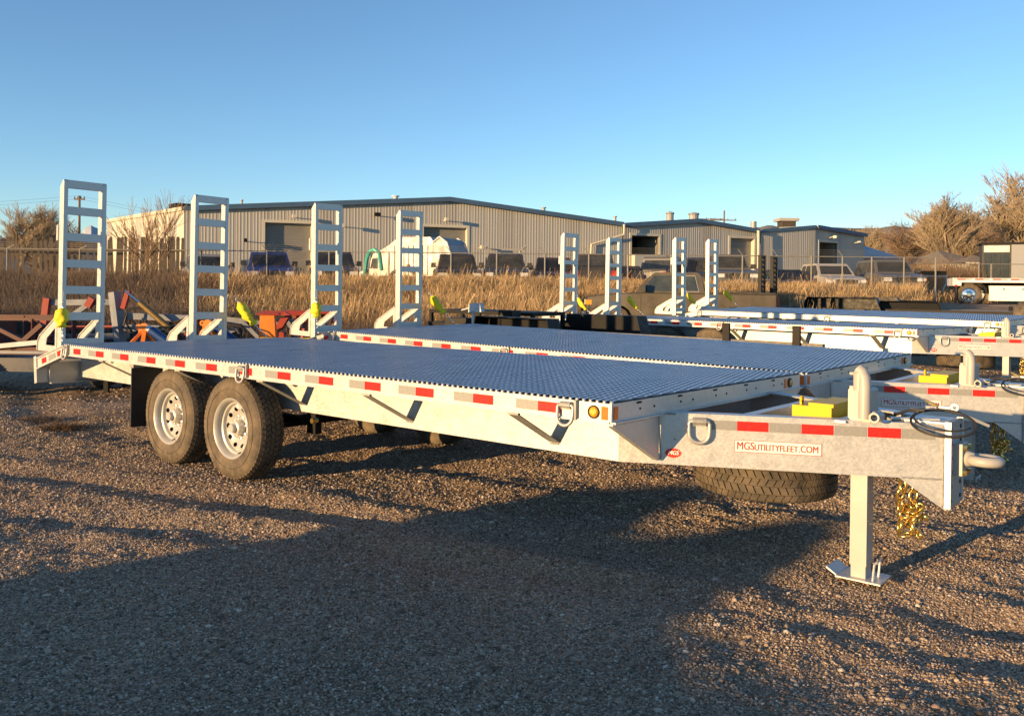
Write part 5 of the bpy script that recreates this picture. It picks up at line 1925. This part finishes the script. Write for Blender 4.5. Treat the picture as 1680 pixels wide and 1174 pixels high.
v('sedan', 'dark car half hidden in the grass between the black upright ramps', 1287, 43, -1.7, 'black', H=1.4, L=4.4)
v('suv', 'white SUV parked in front of the small warehouse', 1362, 42, -1.62, 'white', H=1.68, L=4.3)
v('suv', 'dark grey SUV with bright headlights at the right end of the row', 1455, 41, -1.72, 'grey', H=1.85, L=4.9)
p = pt(1115, 500, 24.6)
car('pickup', 'old dark green pickup parked inside the yard behind the ramps of the third trailer', p.x + .02, 24.6, gz(p.x, 24.6) - .02, math.pi - .27, P_['dark_green'], L=5.3, Wd=1.75, H=1.74, glass=M['lit_glass'])
p = pt(1213, 440, 37)

# teal implement frame and low trailers in the lot
def frame_thing(name, label, cat, u, Y, m, L=2.4, H=.8):
    p = pt(u, 440, Y)
    o = empty(name, (p.x, Y, GZ), 0, label, cat)
    for s in (0, .9):
        mb = MB(); mb.bar((-L / 2, s, H), (L / 2, s, H), .07); mb.bar((-L / 2, s, 0), (-L / 4, s, H), .06); mb.bar((L / 2, s, 0), (L / 4, s, H), .06)
        mb.bar((-L / 4, s, H), (0, s, H * .4), .05); mb.bar((L / 4, s, H), (0, s, H * .4), .05)
        mb.build('side_frame', m, o)
    mb = MB()
    for k in (-.5, -.17, .17, .5): mb.bar((L * k, 0, H), (L * k, .9, H), .05)
    mb.build('crossbar', m, o)
    return o
M['teal'] = mat('teal_paint', (.02, .28, .22), (.04, .36, .28), rough=.4, scale=5)
frame_thing('implement_stand', 'low teal steel frame in the grass left of the black upright ramps', 'frame', 1228, 37, M['teal'], 1.6, 1.05)
frame_thing('implement_stand', 'low white steel frame behind the left black upright ramp', 'frame', 1252, 38, M['white_rub'], 1.3, .95)
# small tubular cradle by the far fence
p = pt(1531, 446, 41)
cr_ = empty('tubular_frame', (p.x, 41, GZ), 0, 'small white U-shaped tubular frame with black pads by the fence', 'frame')
for dy in (0, .9):
    MB().tube([(-.65, dy, 1.25), (-.62, dy, .85), (-.42, dy, .45), (.42, dy, .45), (.62, dy, .85), (.65, dy, 1.25)], .035, 6).build('tube', M['white_rub'], cr_)
for xx in (-.35, .35): MB().box(xx - .28, xx + .28, -.03, .93, 1.26, 1.46).build('pad', M['black_matt'], cr_)
MB().bar((-.65, 0, 1.22), (.65, 0, 1.22), .05).build('crossbar', M['white_rub'], cr_)

# garbage truck
p = pt(684, 440, 43)
gt = empty('garbage_truck', (p.x, 43, GZ), math.pi - .50, 'white garbage truck with a teal roll arch over its cab', 'garbage truck')
WB = P_['white']
mb = MB()
mb.prism([(-1.9, 1.0), (-1.9, 2.75), (-1.7, 2.95), (.7, 2.98), (1.5, 2.55), (2.3, 2.25), (2.3, 1.0)], -1.1, 1.1)
mb.build('body', WB, gt)
rbm = MB()
for k in range(9):
    rbm.box(-1.7 + k * .36, -1.64 + k * .36, 1.1, 1.14, 1.05, 2.5)
rb = MB().box(-.03, .03, 1.10, 1.16, 1.05, 2.55).mesh('body_rib', WB)
for k in range(8):
    link('body_rib', rb, gt, Matrix.Translation((-1.5 + k * .36, 0, 0)))
    link('body_rib', rb, gt, Matrix.Translation((-1.5 + k * .36, -2.24, 0)))
mb = MB(); mb.prism([(-1.9, .9), (-1.9, 2.6), (-2.2, 2.95), (-2.7, 2.85), (-3.2, 2.2), (-3.1, 1.3), (-2.6, .85)], -1.08, 1.08)
mb.build('tailgate_hopper', P_['silver'], gt)
for s in (-1, 1):
    mb = MB(); mb.tube([(-1.95, s * 1.12, 2.7), (-2.4, s * 1.12, 2.95), (-2.95, s * 1.12, 2.65), (-3.3, s * 1.12, 1.9)], .05, 6); mb.build('hopper_pipe', M['white_rub'], gt)
mb = MB(); mb.prism([(2.32, .7), (2.32, 2.2), (2.5, 2.25), (2.9, 2.15), (3.15, 1.35), (3.9, 1.2), (4.05, .6)], -.98, .98); mb.build('cab', WB, gt)
mb = MB(); mb.prism([(3.6, .45), (3.6, 1.1), (4.1, 1.15), (4.3, .9), (4.25, .45)], -1.12, 1.12); mb.build('front_bumper', WB, gt)
for s in (-1, 1):
    mb = MB(); mb.add([(2.1, s * .985, 1.35), (2.1, s * .985, 1.95), (2.85, s * .985, 1.9), (3.02, s * .985, 1.38)], [(0, 1, 2, 3)]); mb.build('side_window', M['glass'], gt)
    mb = MB(); mb.tube([(3.45, s * 1.15, .6), (3.15, s * 1.15, 1.9), (2.95, s * 1.15, 2.25), (2.55, s * 1.15, 2.35), (2.2, s * 1.15, 2.2), (2.0, s * 1.15, 1.3)], .12, 8); mb.build('roll_arch', M['teal'], gt)
mb = MB(); mb.add([(2.92, -.85, 1.98), (2.92, .85, 1.98), (3.16, .85, 1.4), (3.16, -.85, 1.4)], [(0, 1, 2, 3)]); mb.build('windscreen', M['glass'], gt)
mb = MB()
for s in (-1, 1):
    mb.prism([(.3 + 1.15 * math.cos(t), .80 + .62 * math.sin(t)) for t in np.linspace(0, math.pi, 9)] + [(.3 + 1.0 * math.cos(t), .78 + .5 * math.sin(t)) for t in np.linspace(math.pi, 0, 9)], s * 1.05 - .18, s * 1.05 + .18)
mb.build('wheel_guard', M['seal'], gt)
MB().box(-2.6, 3.6, -.45, .45, .55, .85).build('chassis', M['black_matt'], gt)
for xx in (3.0, .1, -1.1):
    for s in (-1, 1): car_wheel(gt, xx, s * .98, .5, s, .28)
mb = MB(); mb.tube([(-.3, 1.16, 1.25), (-.1, 1.22, 1.55), (.2, 1.2, 1.3)], .06, 6); mb.build('hydraulic_hose', M['orange_paint'], gt)
gt.scale = (.78, .78, .98)

# flatbed truck at the right edge
p = pt(1564, 456, 33.5)
ft_ = empty('flatbed_truck', (p.x, 33.5, 1.0 - .08), -.42, 'white flatbed truck bed with red-white tape and a polished rear wheel', 'flatbed truck')
zt_ = p.z - .92
MB().box(0, 6.5, .0, .05, zt_ - .17, zt_).build('side_rail', M['white_sticker'], ft_)
MB().box(0, 6.5, .05, 2.4, zt_ - .12, zt_ - .03).build('deck', M['steel_grey_deck'], ft_)
MB().box(-.02, .03, -.02, 2.4, zt_ - .30, zt_ + .01).build('rear_rail', M['white_sticker'], ft_)
MB().box(.0, .28, -.01, .4, zt_ - .30, zt_ - .17).build('light_box', M['white_sticker'], ft_)
MB().box(.06, .14, -.02, -.005, zt_ - .33, zt_ - .26).build('tail_light', M['tail'], ft_)
ra_, sa_ = MB().box(0, .28, -.006, 0, -.055, 0).mesh('reflective_tape', M['red_tape']), MB().box(.28, .50, -.006, 0, -.055, 0).mesh('reflective_tape', M['silver_tape'])
for k in range(7):
    link('reflective_tape', ra_, ft_, Matrix.Translation((.14 + k * .60, 0, zt_ - .02)))
    link('reflective_tape', sa_, ft_, Matrix.Translation((.14 + k * .60, 0, zt_ - .02)))
tx = MB(); tx.box(1.25, 3.6, .08, .6, .22, .80); tx.build('tool_box', M['white_sticker'], ft_)
lk = MB().cyl((0, 0, 0), .045, .03, 'Y', 10).mesh('latch', M['chrome'])
for xx in (1.72, 2.35, 2.9): link('latch', lk, ft_, Matrix.Translation((xx, .065, .68)))
MB().box(.10, .13, .06, .55, .12, zt_ - .2).build('mud_flap', M['rubber_dark'], ft_)
mb = MB(); mb.prism([(.62 + .58 * math.cos(t), .46 + .55 * math.sin(t)) for t in np.linspace(.1, math.pi - .1, 11)] + [(.62 + .52 * math.cos(t), .46 + .49 * math.sin(t)) for t in np.linspace(math.pi - .1, .1, 11)], .1, .7); mb.build('fender', M['black_matt'], ft_)
car_wheel(ft_, .56, .30, .45, -1, .26, M['chrome'])
car_wheel(ft_, .90, .62, .45, -1, .26, M['chrome'])
MB().box(0, 6.5, .7, 1.7, zt_ - .34, zt_ - .12).build('chassis', M['black_matt'], ft_)

# box trailer with big windows behind the fence at the right edge
p = pt(1611, 398, 44)
bt = empty('box_trailer', (p.x, 44, GZ), -.48, 'black-framed box trailer with dark windows and a blue-white side panel behind the flatbed truck', 'trailer')
hz = p.z - GZ
MB().box(0, 7, .0, 2.4, .55, hz - .08).build('body', P_['black'], bt)
MB().box(-.1, 7.1, -.12, 2.5, hz - .08, hz).build('roof', M['black'], bt)
MB().box(.08, 1.22, -.03, -.002, hz - .50, hz - .16).build('sign_panel', M['white_rub'], bt)
for k in range(3): MB().box(.10 + k * .38, .44 + k * .38, -.03, -.002, .95, hz - .55).build('window', M['glass'], bt)
MB().box(1.30, 6.9, -.03, -.002, .95, hz - .12).build('side_panel', P_['silver'], bt)
mb = MB(); mb.tube([(1.95, -.04, hz - .4), (1.9, -.04, hz - .75), (2.1, -.04, hz - .92), (2.3, -.04, hz - .75), (2.25, -.04, hz - .4), (2.1, -.04, hz - .5)], .03, 6, closed=True); mb.build('logo', M['seal'], bt)
for xx in (2.5, 3.4): car_wheel(bt, xx, .12, .38, -1)
MB().box(-.1, 7, .1, 2.2, .38, .55).build('chassis', M['black_matt'], bt)

# ------------------------------------------------------------------ black equipment trailers in the yard
def eq_trailer(label, org, yaw, L, Wt, dz, fend, stakes, fh=.20, ramps=None, rail=None):
    """org: near rear corner; x runs forward; dz deck height; fend: (x0, x1)"""
    o = empty('equipment_trailer', org, yaw, label, 'trailer', 'black equipment trailers')
    MB().box(0, L, 0, .09, dz - .14, dz).build('side_rail', M['black_matt'], o)
    MB().box(0, L, Wt - .09, Wt, dz - .14, dz).build('side_rail', M['black_matt'], o)
    MB().box(0, L, .45, .55, dz - .32, dz - .06).build('frame_beam', M['black_matt'], o)
    MB().box(0, L, Wt - .55, Wt - .45, dz - .32, dz - .06).build('frame_beam', M['black_matt'], o)
    n = 11
    w_ = (Wt - .2) / n
    bm = MB().box(.05, L - .05, .004, w_ - .008, dz - .045, dz - .004).mesh('plank', M['steel_grey_deck'])
    for k in range(n): link('plank', bm, o, Matrix.Translation((0, .1 + k * w_, random.uniform(-.003, .003))))
    for s in (0, 1):
        y0, y1 = (-.26, .02) if s == 0 else (Wt - .02, Wt + .26)
        f = MB()
        a, b = fend
        f.prism([(a, dz + fh - .008), (b, dz + fh - .008), (b, dz + fh), (a, dz + fh)], y0, y1)
        f.prism([(b, dz + fh - .004), (b + .16, dz - .10), (b + .168, dz - .098), (b + .008, dz + fh + .002)], y0, y1)
        f.prism([(a, dz + fh - .004), (a - .16, dz - .10), (a - .168, dz - .098), (a - .008, dz + fh + .002)], y0, y1)
        f.prism([(a, dz + fh - .004), (b, dz + fh - .004), (b + .16, dz - .1), (a - .16, dz - .1)], y1 - .012 if s == 0 else y0, y1 if s == 0 else y0 + .012)
        f.build('fender', M['black'], o)
        for xx in (a + (b - a) * .24, a + (b - a) * .76):
            car_wheel(o, xx, (-.12 if s == 0 else Wt + .12), .36, -1 if s == 0 else 1, .2)
    if rail:
        MB().box(0, L, -.02, .05, rail - .035, rail).build('top_rail', M['steel_grey_deck'], o)
        for k in range(9): MB().box(.1 + k * (L - .26) / 8, .16 + k * (L - .26) / 8, .0, .04, dz, rail - .035).build('rail_post', M['black_matt'], o)
    hi = rail or dz
    sm_ = MB().box(-.045, .045, -.06, -.021, dz - .16, hi + .20).mesh('stake', M['black_matt'])
    for xx in stakes: link('stake', sm_, o, Matrix.Translation((xx, .0, 0)))
    MB().bar((L, .5, dz - .2), (L + 1.2, Wt / 2, dz - .25), .1, .14).bar((L, Wt - .5, dz - .2), (L + 1.2, Wt / 2, dz - .25), .1, .14).build('tongue', M['black_matt'], o)
    MB().box(L + 1.0, L + 1.1, Wt / 2 - .05, Wt / 2 + .05, 0, dz - .2).build('jack', M['black_matt'], o)
    if ramps:
        for yy, wr in ramps:
            rp = bpy.data.objects.new('ramp', None); C.objects.link(rp); rp.parent = o; rp.location = (-.12, yy, dz - .1)
            for q in (0, wr - .04): MB().box(-.05, .05, q, q + .05, 0, 1.62).build('stile', M['black_matt'], rp)
            rm_ = MB().box(-.04, .045, .05, wr - .04, -.035, .035).mesh('rung', M['black_matt'])
            for k in range(11): link('rung', rm_, rp, Matrix.Translation((0, 0, .10 + k * .146)))
    return o
nv = Vector((.70, .71))
fv = Vector((.714, -.70))
# between the second and the third galvanised trailer
pos = Vector((4.72, 8.95)) - fv * 7.3
eq_trailer('black equipment trailer with a low deck between the second and third galvanised trailers', (pos.x, pos.y, 0), math.atan2(fv.y, fv.x), 6.15, 2.05, .56, (.75, 2.2), (4.95, 5.85), fh=.48, rail=.88)
pos = Vector((8.15, 25.0))
eq_trailer('black equipment trailer with two black upright ramps behind the farthest galvanised trailer', (pos.x, pos.y, .28), math.atan2(-.62, .78), 7.5, 2.1, .72, (1.4, 3.2), (), fh=.30, ramps=((.15, .36), (1.15, .36)))
pos = Vector((11.0, 23.2))
eq_trailer('low black trailer with a worn wooden deck in front of the flatbed truck', (pos.x, pos.y, .22), math.atan2(-.40, .92), 6.5, 2.2, .70, (-.2, 1.2), (2.9,), fh=.30)
p = pt(1684, 515, 18.6)
wt = empty('loose_wheel', (p.x + .02, 18.6, float(gz(p.x, 18.6)) + .88), .55, 'dark worn tyre standing on the trailer deck at the right edge', 'wheel')
mb = MB().lathe([(.22, -.13), (.30, -.135), (.37, -.11), (.375, 0), (.37, .11), (.30, .135), (.22, .13)], 32); mb.build('tyre', M['rubber'], wt, smooth=True, auto=40)
MB().lathe([(.225, -.12), (.20, -.05), (.1, -.03), (.0001, -.03)], 20).build('rim', M['rim'], wt)
wt.location.z = .93
# support under the loose wheel
tb3 = empty('steel_table', (p.x + .1, 18.6, 0), .55, 'black steel stand under the worn tyre at the right edge', 'stand')
MB().box(-.45, .6, -.3, .3, .50, .555).build('top', M['black_matt'], tb3)
for xx in (-.4, .55):
    for yy in (-.25, .25): MB().box(xx - .03, xx + .03, yy - .03, yy + .03, 0, .5).build('leg', M['black_matt'], tb3)

# black dock and small capped posts left of the equipment trailer
p = pt(704, 512, 15.5)
dk = empty('steel_rack', (p.x, 15.5, 0), -.72, 'black steel storage rack behind the ramps of the second trailer', 'rack')
MB().box(0, 2.4, 0, .9, 1.02, 1.08).build('top', M['black_matt'], dk)
for zz in (.25, .55, .80): MB().box(0, 2.4, -.02, .88, zz, zz + .06).build('shelf', M['black_matt'], dk)
for xx in (0, 1.17, 2.34):
    for yy in (0, .84): MB().box(xx, xx + .06, yy, yy + .06, 0, 1.02).build('post', M['black_matt'], dk)
p = pt(781, 500, 13.6)
cp = empty('winch_post', (p.x, 13.6, 0), -.5, 'slim post with a folded pale metal cap, left of the black equipment trailer', 'post')
for xx in (-.05, .06): MB().box(xx - .018, xx + .018, -.02, .02, 0, 1.10).build('leg', M['galv'] if xx < 0 else M['gold'], cp)
mb = MB(); mb.prism([(-.11, 1.08), (-.10, 1.22), (-.02, 1.235), (.02, 1.22), (.10, 1.24), (.13, 1.10), (.03, 1.09), (-.02, 1.10)], -.06, .06); mb.build('cap', M['white_rub'], cp)
MB().bar((-.26, 0, 1.12), (-.10, 0, 1.16), .04, .02).build('lever', M['galv_dull'], cp)
mb = MB(); mb.box(-.7, -.3, .2, .5, 0, .98); mb.box(.25, .5, .3, .6, 0, 1.12); mb.build('base_block', M['black_matt'], cp)

# ------------------------------------------------------------------ machinery behind the nearest trailer's ramps
def machine(name, label, cat, u, Y, rz=0):
    p = pt(u, 500, Y)
    return empty(name, (p.x, Y, 0), rz, label, cat), p.x
# red implement trailer at the left edge
o, ox = machine('implement_trailer', 'red tubular implement trailer in painted shade with a small knobbly wheel at the left edge', 'trailer', -20, 11.2, -.05)
for yy in (0, 1.0):
    mb = MB()
    mb.bar((-2.2, yy, 1.00), (1.05, yy, 1.02), .04)
    mb.bar((-2.2, yy, .60), (1.6, yy, .60), .10)
    for x0_ in (-1.6, -.9, -.1, .62): mb.bar((x0_, yy, .62), (x0_, yy, 1.02), .05)
    mb.bar((-.1, yy, 1.0), (.62, yy, .66), .05); mb.bar((-.9, yy, 1.0), (-.1, yy, .66), .05)
    mb.build('side_frame', M['shaded_red'], o)
MB().box(-2.2, 1.9, -.06, .0, .565, .60).build('tape_rail', M['shaded_white'], o)
mb = MB(); mb.box(-2.2, 1.9, .02, 1.0, .32, .50); mb.build('deck_beam', P_['navy'], o)
mb = MB(); mb.bar((.35, -.02, .60), (.75, -.02, .95), .06); mb.tube([(-.45, .1, 1.06), (-.35, .05, 1.28), (-.15, .0, 1.18), (.0, .0, 1.02)], .04, 8); mb.build('hook', M['shaded_red'], o)
mb = MB(); mb.bar((-.2, -.1, .62), (.75, -.1, .72), .06); mb.build('strut', M['white_rub'], o)
car_wheel(o, -.22, -.15, .24, -1, .16)
car_wheel(o, 1.0, 1.1, .24, -1, .16)
mb = MB(); mb.box(-.75, -.05, .2, .7, .62, .98); mb.build('hydraulic_tank', M['shaded_red'], o)
# white and red boom frame
o, ox = machine('boom_frame', 'white boom frame with red joints, hoses and a bronze hydraulic cylinder', 'machinery', 150, 13.4, .0)
mb = MB(); mb.bar((.50, 0, .25), (.36, 0, 1.36), .17, .12, up=(.6, .8, 0)); mb.build('mast', M['shaded_white'], o)
for (a, b, w_) in (((-.75, .1, 1.18), (.42, .1, 1.20), .09), ((-.65, .05, .75), (-.02, .05, 1.19), .075), ((-.7, .2, .62), (.5, .2, .66), .09), ((.5, .1, .98), (3.3, .1, .90), .10), ((.5, .0, .80), (1.5, .0, .78), .10), ((.55, .3, .62), (1.6, .3, .50), .09)):
    MB().bar(a, b, w_).build('boom_arm', M['shaded_white'], o)
for (a, b, w_) in (((-.80, .05, .60), (-.72, .05, 1.25), .10), ((-.06, .0, 1.12), (.02, .0, 1.26), .10), ((.52, -.05, 1.10), (.60, -.05, 1.38), .07), ((1.30, .0, .70), (1.75, .0, 1.0), .07), ((2.95, .0, .80), (3.1, .0, 1.05), .10), ((-.6, .1, .78), (.35, .1, .80), .06)):
    MB().bar(a, b, w_).build('red_joint', M['red_paint'], o)
MB().tube([(.56, -.08, 1.38), (.82, -.1, 1.18)], .016, 8).build('piston_rod', M['chrome'], o)
MB().tube([(.80, -.1, 1.20), (1.28, -.12, .80)], .047, 12).build('hydraulic_cylinder', M['bronze'], o)
for k, ps in enumerate((((.6, -.1, .98), (.56, -.15, .80), (.75, -.16, .70), (1.2, -.14, .62), (1.9, -.1, .58)), ((.85, -.1, 1.12), (.62, -.12, 1.10), (.58, -.13, .9), (.7, -.1, .72)), ((1.1, -.05, .82), (1.6, -.08, .98), (2.0, -.05, 1.02), (2.6, -.06, .96), (3.1, -.05, 1.0)), ((.9, 0, .66), (1.5, -.1, .88), (1.7, -.1, .96), (2.4, -.1, .84)), ((2.2, -.08, 1.0), (2.35, -.1, 1.07), (2.5, -.08, 1.0), (2.8, -.08, .94)))):
    MB().tube(ps, .018, 6).build('hose', M['rubber_dark'], o)
for xx in (-.7, .45, 1.5, 3.0): MB().box(xx - .04, xx + .04, .0, .08, 0, .75).build('support_leg', M['red_paint'], o)
for (a, b) in (((1.7, 0, .55), (2.3, 0, .80)), ((2.4, 0, .9), (2.75, 0, .55)), ((3.1, 0, .92), (3.35, 0, .5))):
    MB().bar(a, b, .06).build('brace', M['shaded_white'], o)
# orange stands with blue cylinders
def stand(label, u, Y, cyl=True, rz=0.0, hh=.90):
    p = pt(u, 500, Y)
    o = empty('cylinder_stand', (p.x, Y, 0), rz, label, 'stand', 'orange stands holding blue cylinders')
    top = (0, 0, hh - .03)
    for a in (-2.6, -1.35, -.35, 1.2):
        MB().bar(top, (.27 * math.cos(a), .27 * math.sin(a), .56), .055, .04).build('leg', M['orange_paint'], o)
    MB().box(-.45, .6, -.35, .35, .50, .555).build('base', M['black_matt'], o)
    for xx in (-.4, .54):
        for yy in (-.3, .3): MB().box(xx - .03, xx + .03, yy - .03, yy + .03, 0, .50).build('base_leg', M['black_matt'], o)
    hb = MB(); hb.cyl((0, 0, hh - .03), .065, .09, 'Y', 12); hb.box(-.07, .07, -.05, .05, hh - .10, hh - .02)
    hb.lathe([(.018, -.02), (.04, -.02), (.04, .02), (.018, .02)], 12, 'Y', Matrix.Translation((-.085, 0, hh - .02)), closed=True)
    hb.build('head', M['orange_paint'], o)
    MB().tube([(-.28, -.12, .58), (.28, -.2, .58)], .018, 6).build('foot_bar', M['orange_paint'], o)
    if cyl:
        MB().tube([(.10, -.05, hh - .06), (.50, -.10, hh - .33)], .062, 16).build('blue_cylinder', M['blue_paint'], o)
        MB().tube([(.05, -.04, hh - .02), (.11, -.05, hh - .07)], .045, 10).build('cylinder_end', M['white_rub'], o)
        MB().tube([(.50, -.10, hh - .33), (.64, -.12, hh - .43)], .022, 8).build('piston_rod', M['chrome'], o)
        MB().tube([(.2, -.02, hh - .02), (.42, -.02, hh - .10), (.55, -.06, hh - .30)], .012, 6).build('hose', M['rubber_dark'], o)
    return o
stand('orange stand with a blue cylinder, left of the second ramp of the nearest trailer', 238, 11.9, hh=.91)
stand('orange stand with a blue cylinder, seen through the second ramp of the nearest trailer', 342, 12.6, hh=.94)
# orange chute and red trestles
p = pt(440, 500, 12.9)
o = empty('chute', (p.x, 12.9, 0), .1, 'orange sheet-metal chute standing beside the yellow sleeve', 'chute')
mb = MB(); mb.prism([(-.16, .0), (-.12, 1.03), (.09, 1.05), (.16, .0)], -.02, .16); mb.build('body', M['orange_paint'], o)
MB().box(-.17, .16, -.05, .2, 1.04, 1.07).build('lip', M['red_paint'], o)
for u, Y, w_, lb in ((470, 13.9, .78, 'red steel trestle right of the orange chute'), (512, 14.3, .9, 'red steel trestle behind the first ramp of the second trailer')):
    p = pt(u, 500, Y)
    o = empty('trestle', (p.x, Y, 0), .1, lb, 'trestle', 'red trestles')
    MB().box(-w_ / 2, w_ / 2, -.06, .06, 1.00, 1.07).build('top_beam', M['red_paint'], o)
    for s in (-1, 1):
        MB().bar((s * w_ * .42, 0, 1.0), (s * w_ * .22, -.25, 0), .05).build('leg', M['red_paint'], o)
        MB().bar((s * w_ * .20, 0, 1.0), (s * w_ * .45, .25, 0), .05).build('leg', M['red_paint'], o)
p = pt(462, 500, 12.2)
o = empty('oil_pan', (p.x, 12.2, .0), .0, 'olive-yellow drum lying between the chute and the red trestles', 'drum')
mb = MB(); mb.lathe([(.001, -.4), (.22, -.4), (.23, -.38), (.22, -.1), (.23, 0), (.22, .1), (.23, .38), (.22, .4), (.001, .4)], 18, 'X', Matrix.Translation((.1, 0, .52))); mb.build('shell', M['yellow'], o)
for xx in (-.2, .4): MB().box(xx - .03, xx + .03, -.25, .25, 0, .32).build('cradle', M['black_matt'], o)
